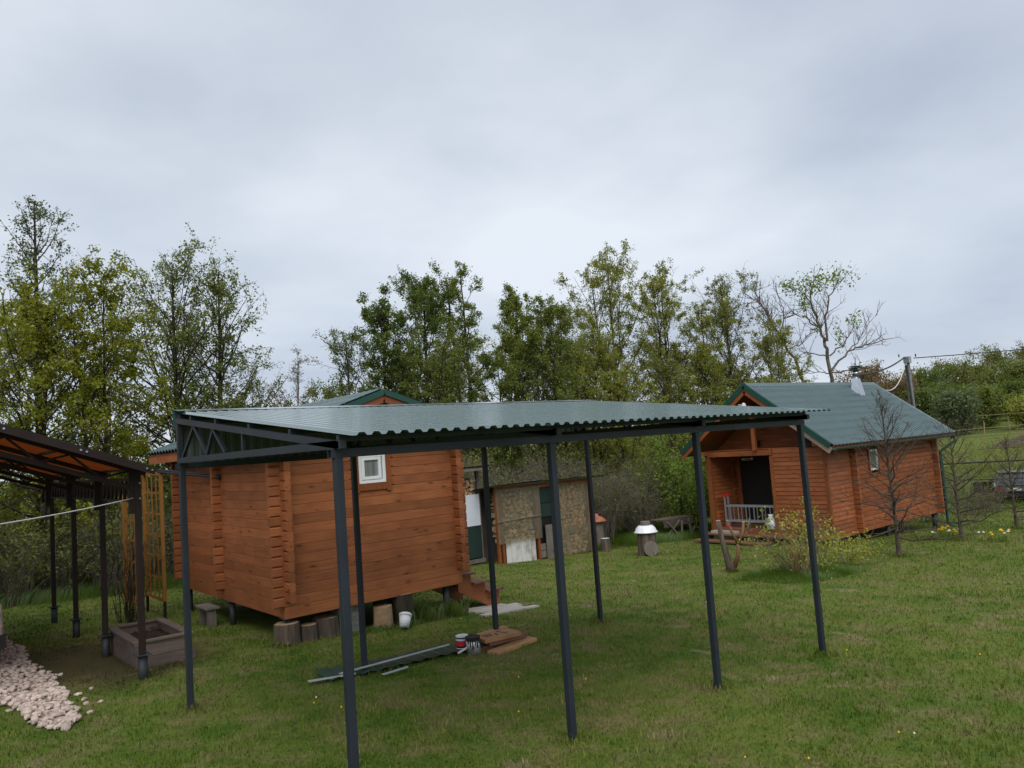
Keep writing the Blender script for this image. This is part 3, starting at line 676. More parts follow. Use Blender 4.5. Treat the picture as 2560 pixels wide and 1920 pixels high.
# ================================================================== brown steel carport on the left
cp = thing('steel_carport', 'dark brown steel carport with orange translucent lean-to roof at the left edge', 'carport', (-2, 8.6, gz(-2, 8.6)))
PT = (5.48, 7.51, 9.67, 11.78); RS = .375
def crz(s): return 2.405 + RS * (.12 - s)
for t in PT:
    g0 = gz(0, t)
    bevel(MB().box(-.035, .035, t - .035, t + .035, g0 + .30, 2.40).build('post', M_rust, cp), .004)
    MB().box(-.10, -.037, t - .03, t + .03, 1.88, 2.42).build('post_sleeve', M_rust, cp)
    pf = MB().tube([(0, t, g0 - .1), (0, t, g0 + .285)], .055, 14).build('post_pile', M_pipe, cp, True)
    MB().box(-.09, .09, t - .09, t + .09, g0 + .288, g0 + .299).build('flange', M_pipe, pf)
    for z in (2.06, 2.25): MB().tube([(.02, t - .034, z), (.02, t - .046, z)], .012, 8).build('bolt', M_galv, cp)
    # sloping rafter truss
    tr = MB()
    tr.bar((.10, t, crz(.10) - .05), (-4.6, t, crz(-4.6) - .05), .05, .06)
    tr.bar((-.03, t, 2.185), (-4.6, t, 2.185 + RS * 4.57), .045, .055)
    for k in range(7):
        a = -.10 - k * .64
        tr.bar((a, t, crz(a) - .08), (a - .30, t, 2.185 + RS * (-a + .27) + .02), .025, .025)
        tr.bar((a - .30, t, 2.185 + RS * (-a + .27) + .02), (a - .62, t, crz(a - .62) - .08), .025, .025)
    tr.build('rafter_truss', M_rust, cp)
    px = -4.55; MB().box(px - .035, px + .035, t - .035, t + .035, gz(px, t) - .05, crz(px) - .08).build('post', M_rust, cp)
for a, b in zip(PT[:-1], PT[1:]):      # lattice beam between the posts
    lb = MB().bar((0, a + .036, 2.30), (0, b - .036, 2.30), .04, .04).bar((0, a + .036, 2.03), (0, b - .036, 2.03), .04, .025)
    n = 8; h = (b - a - .1) / n
    for k in range(n):
        y0 = a + .05 + k * h; lb.bar((0, y0, 2.285), (0, y0 + h / 2, 2.04), .022, .03, (1, 0, 0)).bar((0, y0 + h / 2, 2.04), (0, y0 + h, 2.285), .022, .03, (1, 0, 0))
    lb.build('lattice_beam', M_rust, cp)
for s_ in (.05, -.75, -1.55, -2.35, -3.15, -3.95):
    MB().bar((s_, 5.15, crz(s_) - .005), (s_, 12.15, crz(s_) - .005), .05, .03).build('purlin', M_rust, cp)
for k in range(7):
    y0 = 5.10 + k * 1.01
    prof = trapezoid(y0, 5, 1.006 / 5, .022)
    corr_sheet(prof, lambda u, w: (.11, u, crz(.11) + .014 + w), lambda u, w: (-4.7, u, crz(-4.7) + .014 + w)).build('roof_sheet', M_orange, cp)
MB().bar((.12, 5.085, crz(.12) - .02), (-4.7, 5.085, crz(-4.7) - .02), .012, .09).build('verge_trim', M_rust, cp)
for a in (.08, .02, -.62, -.68, -1.42, -1.48): MB().tube([(a, 5.078, crz(a) - .02), (a, 5.066, crz(a) - .02)], .013, 8).build('bolt', M_galv, cp)
# washing line tied to the nearest post
tag(MB().tube([Vector((-.06, 5.45, 2.07)).lerp(Vector((-4.2, .3, 2.14)), q) - Vector((0, 0, .10 * 4 * q * (1 - q))) for q in np.linspace(0, 1, 14)], .0065, 6).build('washing_line', M_rope, None, True), 'white rope line tied to the front post of the brown carport', 'rope')

# ================================================================== raised bed
bed = thing('raised_bed', 'weathered wooden raised bed box full of dark soil beside the carport', 'raised bed', (.6, 7.0, gz(.6, 7.0)))
bx0, bx1, by0, by1 = .10, .78, 6.22, 7.70; bz = gz(.3, 6.4)
for k in range(2):
    z0 = bz - .03 + k * .180; z1 = z0 + .175; j = .006 * k
    MB().box(bx0 + .03, bx1 + .06 * (1 - k), by0 + j, by0 + .035 + j, z0, z1).build('side_board', M_greyx, bed)
    MB().box(bx0 + .03, bx1, by1 - .035, by1, z0 - .02, z1).build('side_board', M_greyx, bed)
    MB().box(bx0 - j, bx0 + .03 - j, by0 + .01, by1, z0, z1).build('end_board', M_greyx, bed)
    MB().box(bx1 - .03, bx1, by0 + .04, by1 - .04, z0 - .02, z1).build('end_board', M_greyx, bed)
rz = bz + .335
for a, b, c, d in ((bx0 - .03, bx1 + .04, by0 - .03, by0 + .07), (bx0 - .05, bx1 + .02, by1 - .07, by1 + .03), (bx0 - .04, bx0 + .07, by0 + .072, by1 - .072), (bx1 - .07, bx1 + .04, by0 + .072, by1 - .072)):
    MB().box(a, b, c, d, rz - .002, rz + .022).build('rim_board', M_greyx, bed)
bevel(MB().box(bx0 - .025, bx0 + .03, by0 - .045, by0 + .0, bz - .09, rz - .004).build('corner_stake', M_greyx, bed), .004)
X, Y = np.meshgrid(np.linspace(bx0 + .04, bx1 - .04, 22), np.linspace(by0 + .04, by1 - .04, 30), indexing='ij')
V = np.stack([X, Y, rz - .12 + RNG.normal(0, .012, X.shape)], -1).reshape(-1, 3); i, j = np.meshgrid(np.arange(21), np.arange(29), indexing='ij'); a = (i * 30 + j).ravel()
link('soil', npmesh('soil', V, np.stack([a, a + 30, a + 31, a + 1], -1), [M_soil], True), bed)
# bench seat under the cabin edge, left
bn = thing('low_bench', 'small grey plank bench under the left edge of the log cabin', 'bench', (1.75, 8.9, gz(1.75, 8.9)))
bevel(MB().box(1.72, 1.95, 8.55, 9.15, .0, .035).build('seat', M_grey, bn), .004)
for y in (8.6, 9.02): MB().box(1.76, 1.90, y, y + .06, gz(1.7, y) - .02, -.001).build('leg', M_grey, bn)

# ================================================================== trellis panels with bare climber
def trellis(name, label, x, y0, y1, z1, grp):
    o = thing(name, label, 'trellis', (x, (y0 + y1) / 2, gz(x, y0)), grp); zb = gz(x, y0) + .32
    for y in (y0, y1): MB().box(x - .03, x + .03, y - .03, y + .03, zb, z1).build('frame_post', M_amber, o); MB().box(x - .022, x + .022, y - .022, y + .022, zb - .42, zb - .001).build('leg', M_rust, o)
    for z in (zb + .02, z1 - .03): MB().box(x - .022, x + .022, y0 + .031, y1 - .031, z - .03, z + .03).build('frame_rail', M_amber, o)
    for k in range(1, 4):
        y = y0 + (y1 - y0) * k / 4; MB().box(x - .018, x - .002, y - .02, y + .02, zb + .051, z1 - .061).build('lath', M_amber, o)
    for k in range(1, 6):
        z = zb + (z1 - zb) * k / 6; MB().box(x + .0, x + .016, y0 + .031, y1 - .031, z - .02, z + .02).build('lath', M_amber, o)
    return o
trellis('garden_trellis', 'amber lattice trellis panel standing nearest the log cabin', 1.55, 10.35, 11.55, 2.37, 'amber lattice panels')
trellis('garden_trellis', 'amber lattice trellis panel wound with bare climber behind the carport post', 1.06, 9.95, 11.04, 2.28, 'amber lattice panels')
tag(MB().tube([(1.52, 10.42, 2.40), (2.02, 8.55, 2.235)], .02, 8).tube([(1.52, 10.38, 2.365), (2.02, 8.52, 2.20)], .02, 8).build('steel_pipe', M_pipe, None, True), 'pair of dark pipes from the trellis top to the cabin wall', 'pipe')

# ================================================================== wood sheds behind the cabin
def firewood(par, x0, x1, z0, z1, y, d, seed, rmin=.045, rmax=.085, maxn=230):
    """stacked split logs, ends facing the lawn, packed row by row"""
    rd = random.Random(seed); meshes = []
    for q in range(9):
        n = rd.choice((3, 3, 4, 5)); a0 = rd.random() * 6; poly = [(math.cos(a0 + 2 * math.pi * k / n) * rd.uniform(.8, 1.1), math.sin(a0 + 2 * math.pi * k / n) * rd.uniform(.8, 1.1)) for k in range(n)]
        meshes.append(MB().prism([(u * .07, w * .07) for u, w in poly], 'y', 0, d).mesh('split_log', M_fire))
    z = z0 + .05; cnt = 0
    while z < z1 - .03:
        x = x0 + .05 + rd.uniform(0, .04)
        while x < x1 - .03:
            if cnt >= maxn: return
            o = link('split_log', rd.choice(meshes), par, (x + rd.uniform(-.02, .02), y + rd.uniform(-.05, .05), z + rd.uniform(-.03, .03)), (0, rd.uniform(0, 6.28), rd.uniform(-.05, .05)))
            sc = rd.uniform(.72, 1.3); o.scale = (sc, 1, sc); cnt += 1
            x += .118 * sc
        z += .112
sh = thing('firewood_shed', 'low timber firewood shed with film covered bays and mossy sheet roof', 'shed', (12.2, 12.4, gz(12.2, 12.2)))
SY = 11.75; SXA, SXB, SXC, SXD = 10.47, 11.90, 12.55, 13.95
def sroof(x): return 1.355 - .01 * (x - 10.4)
gA = gz(10.5, SY)
for x in (SXA, 10.62, SXB, SXC, SXD):
    bevel(MB().box(x - .04, x + .04, SY, SY + .08, gz(x, SY) - .05, sroof(x) - .06).build('post', M_wz, sh), .004)
for x in (SXA, SXB, SXD): MB().box(x - .04, x + .04, SY + 1.1, SY + 1.18, gz(x, SY) - .05, sroof(x) - .06).build('post', M_wz, sh)
for a, b in ((SXA - .06, SXB), (SXB + .01, SXD)):
    MB().bar((a, SY - .022, sroof(a) - .12), (b, SY - .022, sroof(b) - .12), .035, .13).build('fascia', M_fas, sh)
MB().box(SXA + .05, SXD - .05, SY + 1.2, SY + 1.23, gA - .1, 1.2).build('back_wall', M_grey, sh)
MB().bar((SXD + .05, SY + .05, gz(14, 12) - .05), (SXD + .05, SY + .05, sroof(SXD) - .05), .03, 1.0 / 20, (0, 1, 0)).build('end_post', M_grey, sh)
rr = random.Random(3)
for k in range(9):      # overlapping old roof sheets
    xa = SXA - .35 + k * .49; dz = rr.uniform(-.012, .02)
    prof = [(xa + q * .06, .012 * (q % 2)) for q in range(10)]
    corr_sheet(prof, lambda u, w: (u, SY - .36 + rr.uniform(-.03, .03), sroof(u) + .01 + w + dz), lambda u, w: (u, SY + 1.4, sroof(u) - .20 + w + dz)).build('roof_sheet', M_oldroof, sh)
for yy in (SY - .2, SY + .6): MB().bar((SXA - .3, yy, sroof(SXA - .3) - .035 - .1 * (yy > SY)), (SXD + .45, yy, sroof(SXD + .45) - .035 - .1 * (yy > SY)), .05, .035).build('roof_batten', M_grey, sh)
for k in range(6):      # white painted boards below the left film
    w = 1.06 / 6; x = 10.70 + k * w
    MB().box(x + .003, x + w - .003, SY + .012, SY + .032, gz(x, SY) - .03, gz(x, SY) + .62).build('white_board', M_wboard, sh)
for z0, z1 in ((-.83, -.64), (-.62, -.44)): MB().box(SXB + .05, SXC - .05, SY + .02, SY + .05, z0, z1).build('low_board', M_grey, sh)
MB().box(SXB + .05, SXC - .05, SY + .10, SY + .12, -.42, .30).build('inner_panel', M_black, sh)
MB().box(SXB + .045, SXC - .045, SY + .06, SY + .08, .30, .68).build('inner_panel', M_dgreen, sh)
MB().box(SXB + .045, SXC - .045, SY + .065, SY + .085, .70, 1.22).build('inner_panel', M_dgreen, sh)
f1 = MB().box(SXA - .06, SXB + .08, SY - .050, SY - .046, gA + .52, sroof(11) - .14).build('film_curtain', M_film, sh)
MB().tube([(SXA - .08, SY - .075, gA + 1.12), (SXB + .06, SY - .075, gA + 1.16)], .018, 8).build('film_batten', M_grey, f1)
f2 = MB().box(SXC - .05, SXD + .06, SY - .052, SY - .048, gz(13.2, SY) + .02, sroof(13.2) - .14).build('film_curtain', M_film, sh)
MB().box(SXC - .04, SXD + .05, SY - .058, SY - .055, gz(13.2, SY) + .62, gz(13.2, SY) + .86).build('film_patch', M_film, f2)
MB().box(SXC - .42, SXC + .02, SY - .045, SY - .02, gz(12.4, SY) - .02, gz(12.4, SY) + .95).build('leaning_board', M_grey, sh)
for (a, b, za, zb, yy, sd_, lab) in ((10.66, 11.84, -.25, 1.2, SY + .15, 11, 'stack of split firewood behind the film of the left shed bay'), (12.62, 13.88, -.88, 1.2, SY + .10, 12, 'tall stack of split firewood behind film in the right shed bay')):
    fw = thing('firewood_stack', lab, 'firewood', ((a + b) / 2, yy + .2, za), 'firewood stacks'); firewood(fw, a, b, za, zb, yy, .42, sd_)
# older lean-to beside it, half hidden by the cabin
s2 = thing('lean_to_store', 'dark lean-to log store with white and dark green panels beside the cabin', 'log store', (9.2, 13.0, gz(9.2, 12.6)))
LY = 12.3; g2 = gz(9.3, LY)
for x in (8.3, 9.32, 10.30): MB().box(x - .04, x + .04, LY + .02, LY + .10, g2 - .05, 1.78).build('post', M_grey, s2)
for a, b in ((8.32, 9.30), (9.33, 10.28)):
    MB().box(a, b, LY - .015, LY - .002, .28, 1.13).build('white_panel', M_wsheet, s2)
    MB().box(a, b, LY - .012, LY - .001, g2 + .16, .278).build('green_panel', M_dgreen, s2)
for k in range(4): MB().box(8.25, 10.35, LY - .05 + k * .3, LY + .08 + k * .3, g2 + .02, g2 + .12).build('pallet_board', M_grey, s2)
for k in range(5):
    xa = 8.0 + k * .5; prof = [(xa + q * .0625, .014 * (q % 2)) for q in range(9)]
    corr_sheet(prof, lambda u, w: (u, LY - .45, 1.90 + w), lambda u, w: (u, LY + 1.2, 1.70 + w)).build('roof_sheet', M_grey, s2)
MB().box(7.95, 10.4, LY - .40, LY - .34, 1.78, 1.855).build('roof_beam', M_grey, s2)
MB().bar((10.32, LY - .35, 1.52), (10.32, LY - .35, 1.84), .06, .10, (0, 1, 0)).build('bracket', M_pale, s2)
MB().box(8.2, 10.3, LY + 1.0, LY + 1.05, g2, 1.66).build('back_wall', M_black, s2)
fw = thing('firewood_stack', 'row of round and split logs under the roof of the dark lean-to', 'firewood', (9.3, LY + .2, .95), 'firewood stacks'); firewood(fw, 8.4, 10.25, 1.0, 1.58, LY + .05, .4, 13)

# ================================================================== stumps, basin, table
def stump(x, y, r, h, label, cat='stump', tilt=0, top=M_cut, bark=M_stump, z=None, seed=0, flare=1.12, grp=None, name='tree_stump'):
    rd = random.Random(seed); z0 = gz(x, y) - .03 if z is None else z; n = 22
    o = thing(name, label, cat, (x, y, z0), grp)
    mb = MB(); prof = [(r * flare, 0), (r * 1.03, h * .25), (r, h * .6), (r * .98, h)]; b = 0
    wob = [rd.uniform(.93, 1.07) for _ in range(n)]
    for q, (rr_, zz_) in enumerate(prof):
        for k in range(n):
            a = 2 * math.pi * k / n; mb.v.append((x + rr_ * wob[k] * math.cos(a) + tilt * zz_, y + rr_ * wob[k] * math.sin(a), z0 + zz_))
    for q in range(3):
        for k in range(n): mb.f.append((q * n + k, q * n + (k + 1) % n, (q + 1) * n + (k + 1) % n, (q + 1) * n + k)); mb.m.append(0)
    mb.build('bark', bark, o, False)
    MB().add([(x + r * .98 * wob[k] * .995 * math.cos(2 * math.pi * k / n) + tilt * h, y + r * .98 * wob[k] * .995 * math.sin(2 * math.pi * k / n), z0 + h - .003) for k in range(n)], [tuple(range(n))]).build('cut_face', top, o)
    return o
G1 = 'log stumps stored under the cabin'
stump(2.10, 6.12, .18, .33, 'thick grey log stump under the near corner of the cabin', seed=1, grp=G1)
stump(2.42, 6.10, .125, .27, 'small squat dark stump beside the corner stump under the cabin', seed=2, grp=G1)
stump(2.76, 6.24, .19, .32, 'wide rough barked stump left of the brick pier', seed=3, grp=G1)
stump(3.66, 6.08, .15, .36, 'split stump showing pale wood right of the brick pier', seed=4, bark=M_cut, grp=G1)
stump(4.05, 6.12, .16, .50, 'tall dark stump behind the white bucket', seed=5, bark=M_bark, grp=G1)
stump(3.98, 6.55, .2, .42, 'broad black stump in shadow behind the tall one', seed=6, bark=M_bark, grp=G1)
G2 = 'stumps on the lawn near the shed'
sb = stump(13.98, 9.62, .27, .66, 'big chopping block stump with a white basin on it', seed=7, grp=G2)
tag(MB().lathe((13.98, 9.62, gz(13.98, 9.62) + .628), [(.335, .0), (.335, .015), (.30, .035), (.275, .11), (.20, .185), (.02, .20)], 28).build('enamel_basin', M_enamel, None, True), 'white enamel basin turned upside down on the chopping block', 'basin')
bevel(tag(MB().tube([(13.98, 9.62, gz(13.98, 9.62) + .829), (13.98, 9.62, gz(13.98, 9.62) + .93)], .135, 14).build('wood_disc', M_grey), 'round wood slice weighing down the white basin', 'wood slice'), .01)
tag(MB().tube([(13.82, 9.36, gz(13.8, 9.3) + .19), (13.75, 9.27, gz(13.8, 9.3) + .20)], [.205, .20], 18).build('leaning_slice', M_grey), 'mossy round log slice leaning against the chopping block', 'wood slice')
stump(14.22, 11.45, .135, .42, 'short pale stump right of the firewood shed', seed=8, top=M_wsheet, grp=G2)
stump(14.85, 12.4, .20, .86, 'tall stump under an orange lid behind the firewood shed', seed=9, bark=M_grey, grp=G2)
tag(MB().lathe((14.85, 12.4, gz(14.85, 12.4) + .832), [(.32, 0), (.33, .02), (.20, .13), (.08, .17), (.08, .22), (.02, .24)], 24).build('round_lid', M_terra, None, True), 'orange round lid with knob on top of the tall stump', 'lid')
tb = thing('saw_trestle', 'grey plank trestle table with crossed legs in the tall grass', 'trestle', (18.6, 12.7, gz(18.6, 12.7)))
gt = gz(18.6, 12.7)
for k in range(3): MB().box(18.0 + .0, 19.5, 12.35 + k * .2, 12.54 + k * .2, gt + .66, gt + .70).build('top_plank', M_greyx, tb)
MB().box(17.98, 19.52, 12.30, 12.34, gt + .44, gt + .70).build('apron', M_greyx, tb)
for p, q in (((18.1, 12.28, .62), (18.7, 12.2, 0)), ((18.75, 12.28, .62), (18.1, 12.35, .12)), ((18.85, 12.26, .6), (18.72, 12.2, 0)), ((19.25, 12.28, .64), (19.25, 12.22, 0)), ((19.2, 12.27, .55), (19.5, 12.3, 0)), ((19.6, 12.3, .3), (19.2, 12.28, .05)), ((18.15, 12.95, .64), (18.1, 13.0, 0)), ((19.3, 12.95, .64), (19.4, 13.0, 0))):
    MB().bar((p[0], p[1], gt + p[2]), (q[0], q[1], gt + q[2]), .05, .05).build('leg', M_grey, tb)

# ================================================================== things lying on the lawn
g = gz(3.9, 3.4)
def plank(x, y, z, lx, ly, h, rz, label, mat=M_rawx, rx=0):
    me = MB().box(-lx / 2, lx / 2, -ly / 2, ly / 2, 0, h).mesh('timber_plank', mat)
    o = link('timber_plank', me, None, (x, y, z), (rx, 0, rz)); bevel(o, .004); return tag(o, label, 'plank', 'planks piled by the canopy post')
plank(3.95, 3.20, g + .0, .80, .20, .05, .20, 'lowest front plank of the pile, resting on the grass')
plank(3.72, 3.52, g + .0, .60, .30, .06, .05, 'lowest rear plank of the pile, mostly covered', M_deck)
plank(3.97, 3.44, g + .062, .62, .30, .055, -.04, 'brown middle plank of the pile', M_deck)
pt_ = plank(3.86, 3.40, g + .119, .56, .30, .05, -.10, 'pale top plank of the pile with black stamped print')
plank(3.93, 3.61, g + .119, .52, .10, .058, .10, 'narrow plank behind the stamped top plank')
for k in range(9):      # stamped marks on the top plank
    u = -.20 + (k % 5) * .030; w = .065 - (k // 5) * .075
    pm = link('stamp_mark', MB().box(u, u + .018, w - .024, w + .024, .0502, .0510).box(u, u + .026, w + .014, w + .024, .0502, .0511).mesh('stamp_mark', M_print), pt_)
    pm.matrix_parent_inverse = Matrix.Identity(4)
for u, a in ((-.03, .3), (.12, .25)):
    pm = link('stamp_mark', MB().bar((u, -.06, .0507), (u + (.03 if u < 0 else -.05), .06 if u < 0 else .13, .0507), .022, .001).mesh('stamp_mark', M_print), pt_); pm.matrix_parent_inverse = Matrix.Identity(4)
def can_(x, y, r, h, body, lid, label, band=None):
    z = gz(x, y) + .004; o = thing('paint_can', label, 'can', (x, y, z), 'paint cans by the planks')
    MB().lathe((x, y, z), [(r, 0), (r, h)], 24).build('body', body, o, True)
    MB().lathe((x, y, z), [(r * 1.03, h), (r * 1.03, h + .014), (r * .9, h + .014), (r * .88, h + .006)], 24).build('rim', lid, o)
    if band:
        for za, zb, mm in band: MB().lathe((x, y, z), [(r * 1.006, h * za), (r * 1.006, h * zb)], 24, cap=False).build('label_band', mm, o, True)
    return o
can_(3.40, 3.56, .082, .19, M_wire, M_plastic, 'paint can with red and black label, behind the bare tin', ((.42, .76, M_red), (.78, .9, M_wsheet), (.12, .3, M_white)))
c2_ = can_(3.43, 3.36, .092, .20, M_paintcan, M_wire, 'bare tin can with black paint drips on its rim', ((.82, 1.0, M_wire),))
for k in range(9):
    a = 3.4 + k * .33; r = .0935; zt = gz(3.43, 3.36) + .004 + .165
    MB().box(3.43 + r * math.cos(a) - .006, 3.43 + r * math.cos(a) + .006, 3.36 + r * math.sin(a) - .006, 3.36 + r * math.sin(a) + .006, zt - (.03 + .09 * ((k * 7) % 5) / 5), zt).build('paint_drip', M_wire, c2_)
sheetp = [(-.95 + k * .1, .02 * (k % 2)) for k in range(20)]
gsh = gz(2.5, 3.6)
rot = Matrix.Rotation(.02, 4, 'Z')
o = corr_sheet(sheetp, lambda u, w: (2.42 + u, 3.42 + .02 * math.sin(u * 3), gz(2.42 + u, 3.42) + .035 + w), lambda u, w: (2.42 + u, 3.86, gz(2.42 + u, 3.8) + .055 + w)).build('corrugated_offcut', M_trim)  # darker trim green paints in the reflection of the canopy underside
tag(o, 'green corrugated offcut on the grass, coloured darker for the canopy underside it reflects', 'metal sheet')
def strip(p, q, w, label, mat=M_zinc):
    mb = MB(); p = Vector(p); q = Vector(q); d = (q - p).normalized(); r = d.cross(Vector((0, 0, 1))).normalized()
    a = r * w / 2; u = Vector((0, 0, .022))
    mb.add([p - a, q - a, q + a, p + a, p + a + u, q + a + u], [(0, 1, 2, 3), (3, 2, 5, 4)]); return tag(mb.build('metal_trim', mat), label, 'metal trim', 'metal trims on the grass')
def gp(x, y, d=.03): return (x, y, gz(x, y) + d)
strip(gp(1.26, 3.55, .04), gp(1.78, 3.44, .05), .09, 'wide pale metal trim at the left end of the offcuts')
strip(gp(1.62, 3.50, .065), gp(3.18, 3.56, .125), .06, 'long thin pale trim laid across the green sheet')
strip(gp(2.02, 3.22, .03), gp(2.36, 3.24, .045), .07, 'short pale trim in front of the green sheet')
strip(gp(3.20, 3.38, .04), gp(3.32, 3.36, .09), .06, 'bent pale trim end beside the tin cans', M_wsheet)
bk = thing('plastic_bucket', 'small white plastic bucket tipped upside down against the stumps', 'bucket', (3.80, 5.66, gz(3.8, 5.66)))
ax_ = Vector((.10, .10, .20)).normalized(); b0 = Vector((3.76, 5.62, gz(3.76, 5.62) + .045))
MB().tube([b0, b0 + ax_ * .17], [.072, .094], 20).build('body', M_plastic, bk, True)
MB().tube([b0 + ax_ * .165, b0 + ax_ * .205], [.102, .102], 20).build('rim', M_plastic, bk, True)
# pale boards at the foot of the steps
sp_ = thing('board_path', 'pale weathered boards laid in the grass at the cabin steps', 'boards', (5.7, 5.9, gz(5.7, 5.9)))
for k in range(5):
    y = 5.42 + k * .17; x0 = 5.15 + .05 * ((k * 3) % 4) ; x1 = 6.35 - .1 * ((k * 2) % 3)
    MB().add([(x0, y, gz(x0, y) + .022), (x1, y, gz(x1, y) + .022), (x1, y + .155, gz(x1, y + .155) + .022), (x0, y + .155, gz(x0, y + .155) + .022), (x0, y, gz(x0, y) - .02), (x1, y, gz(x1, y) - .02), (x1, y + .155, gz(x1, y) - .02), (x0, y + .155, gz(x0, y) - .02)],
             [(0, 1, 2, 3), (0, 4, 5, 1), (1, 5, 6, 2), (2, 6, 7, 3), (3, 7, 4, 0)]).build('board', M_pale, sp_)

# ================================================================== gravel tongue
def stone_mesh(seed):
    import bmesh as _b
    bm = _b.new(); _b.ops.create_icosphere(bm, subdivisions=1, radius=1.0); rd = random.Random(seed)
    sx, sy, sz = rd.uniform(.8, 1.35), rd.uniform(.65, 1.0), rd.uniform(.42, .68)
    for v in bm.verts:
        k = rd.uniform(.78, 1.12); v.co = Vector((v.co.x * sx * k, v.co.y * sy * k, v.co.z * sz * k))
    me = bpy.data.meshes.new('stone'); bm.to_mesh(me); bm.free(); me.materials.append(M_stone); return me
SM = [stone_mesh(k) for k in range(8)]
gv = thing('gravel_strip', 'strip of pale pinkish crushed stone on the lawn at the left edge', 'gravel', (-1.2, 6, gz(-1.2, 6)))
rd = random.Random(21); spots = []
def gravel_edge(t):      # x range of the strip at depth t
    xr = -.85 + .035 * math.sin(t * 2.3) + .02 * math.sin(t * 6.1); xl = -1.36 + .04 * math.sin(t * 3.1)
    if t > 5.3: xl -= min(1.2, (t - 5.3) * 1.5)
    if t < 4.5: m_ = math.sqrt(max((t - 3.92) / .58, 0)); c = -1.08; xr = c + (xr - c) * m_; xl = c + (xl - c) * m_
    return xl, xr
for _ in range(7000):
    t = 3.86 + rd.random() ** 1.25 * 7.4; xl, xr = gravel_edge(t); x = rd.uniform(xl, xr)
    spots.append((x, t))
cam2 = CAM_POS[:2]
spots.sort(key=lambda p: (p[0] - cam2[0]) ** 2 + (p[1] - cam2[1]) ** 2)
occupied = {}; kept = []
for x, t in spots:
    c = (int(x / .062), int(t / .062))
    if occupied.get(c, 0) >= 1: continue
    occupied[c] = occupied.get(c, 0) + 1; kept.append((x, t))
vis = [p for p in kept if p[0] > -1.5 or p[1] > 8]
near, far = vis[:300], vis[300:] + [p for p in kept if p not in set(vis)]
for x, t in near:
    r = rd.uniform(.020, .056); o = link('stone', rd.choice(SM), gv, (x, t, gz(x, t) + .02 + rd.uniform(0, .035)), (rd.uniform(-.5, .5), rd.uniform(-.5, .5), rd.uniform(0, 6.28))); o.scale = (r, r, r)
V = []; F = []; base = 0
for x, t in far:
    me = rd.choice(SM); r = rd.uniform(.020, .056); R_ = Matrix.Translation((x, t, gz(x, t) + .02 + rd.uniform(0, .035))) @ Matrix.Rotation(rd.uniform(0, 6.28), 4, 'Z') @ Matrix.Rotation(rd.uniform(-.5, .5), 4, 'X') @ Matrix.Scale(r, 4)
    co = np.array([R_ @ v.co for v in me.vertices]); V.append(co); F.append(np.array([list(p.vertices) for p in me.polygons]) + base); base += len(co)
o = link('gravel', npmesh('gravel', np.concatenate(V), np.concatenate(F), [M_stone]), gv); o['kind'] = 'stuff'
bedg = MB(); ts = np.linspace(3.92, 11.2, 50)
for q in range(49):
    (a0, a1), (c0, c1) = gravel_edge(ts[q]), gravel_edge(ts[q + 1])
    bedg.add([(a0 + .03, ts[q], gz(a0, ts[q]) + .016), (a1 - .03, ts[q], gz(a1, ts[q]) + .016), (c1 - .03, ts[q + 1], gz(c1, ts[q + 1]) + .016), (c0 + .03, ts[q + 1], gz(c0, ts[q + 1]) + .016)], [(0, 1, 2, 3)])
bedg.build('stone_dust', M_stone, gv)
LS_ = [(-.57, 5.46), (-.73, 4.97), (-.75, 4.74), (-.62, 4.69), (-.79, 4.30), (-.74, 5.27), (-.77, 6.6), (-.71, 6.58), (-1.42, 5.05), (-.81, 7.4), (-.80, 6.9)]
names_ = ['lone pale stone in the grass farthest right of the gravel', 'upper of two paired stones beside the gravel', 'lower of two paired stones beside the gravel', 'flat stone lying alone toward the canopy post', 'stone touching the rounded tip of the gravel', 'pebble near the right rim of the gravel', 'left one of two stones on the worn earth', 'right one of two stones on the worn earth', 'long white stone left of the gravel tip', 'small stone on the brown earth by the gravel', 'stone just off the gravel bend']
for (x, t), lb in zip(LS_, names_):
    r = rd.uniform(.035, .05); o = link('loose_stone', rd.choice(SM), None, (x, t, gz(x, t) + .018), (0, 0, rd.uniform(0, 6))); o.scale = (r, r, r); tag(o, lb, 'stone', 'stones strayed from the gravel')

# ================================================================== vegetation builders
def segs_mesh(P0, P1, R0, R1, n):
    """one open prism per segment, vectorised"""
    P0 = np.asarray(P0, float); P1 = np.asarray(P1, float); R0 = np.asarray(R0, float); R1 = np.asarray(R1, float)
    d = P1 - P0; d /= np.linalg.norm(d, axis=1, keepdims=True) + 1e-9
    ref = np.where(np.abs(d[:, 2:3]) < .9, np.array([[0, 0, 1.]]), np.array([[1., 0, 0]]))
    u = np.cross(d, ref); u /= np.linalg.norm(u, axis=1, keepdims=True) + 1e-9; w = np.cross(d, u)
    a = 2 * np.pi * np.arange(n) / n; ring = u[:, None] * np.cos(a)[None, :, None] + w[:, None] * np.sin(a)[None, :, None]
    V = np.concatenate([P0[:, None] + ring * R0[:, None, None], P1[:, None] + ring * R1[:, None, None]], 1).reshape(-1, 3)
    k = np.arange(n); f = np.stack([k, (k + 1) % n, (k + 1) % n + n, k + n], -1)
    F = (np.arange(len(P0))[:, None, None] * 2 * n + f[None]).reshape(-1, 4)
    return V, F
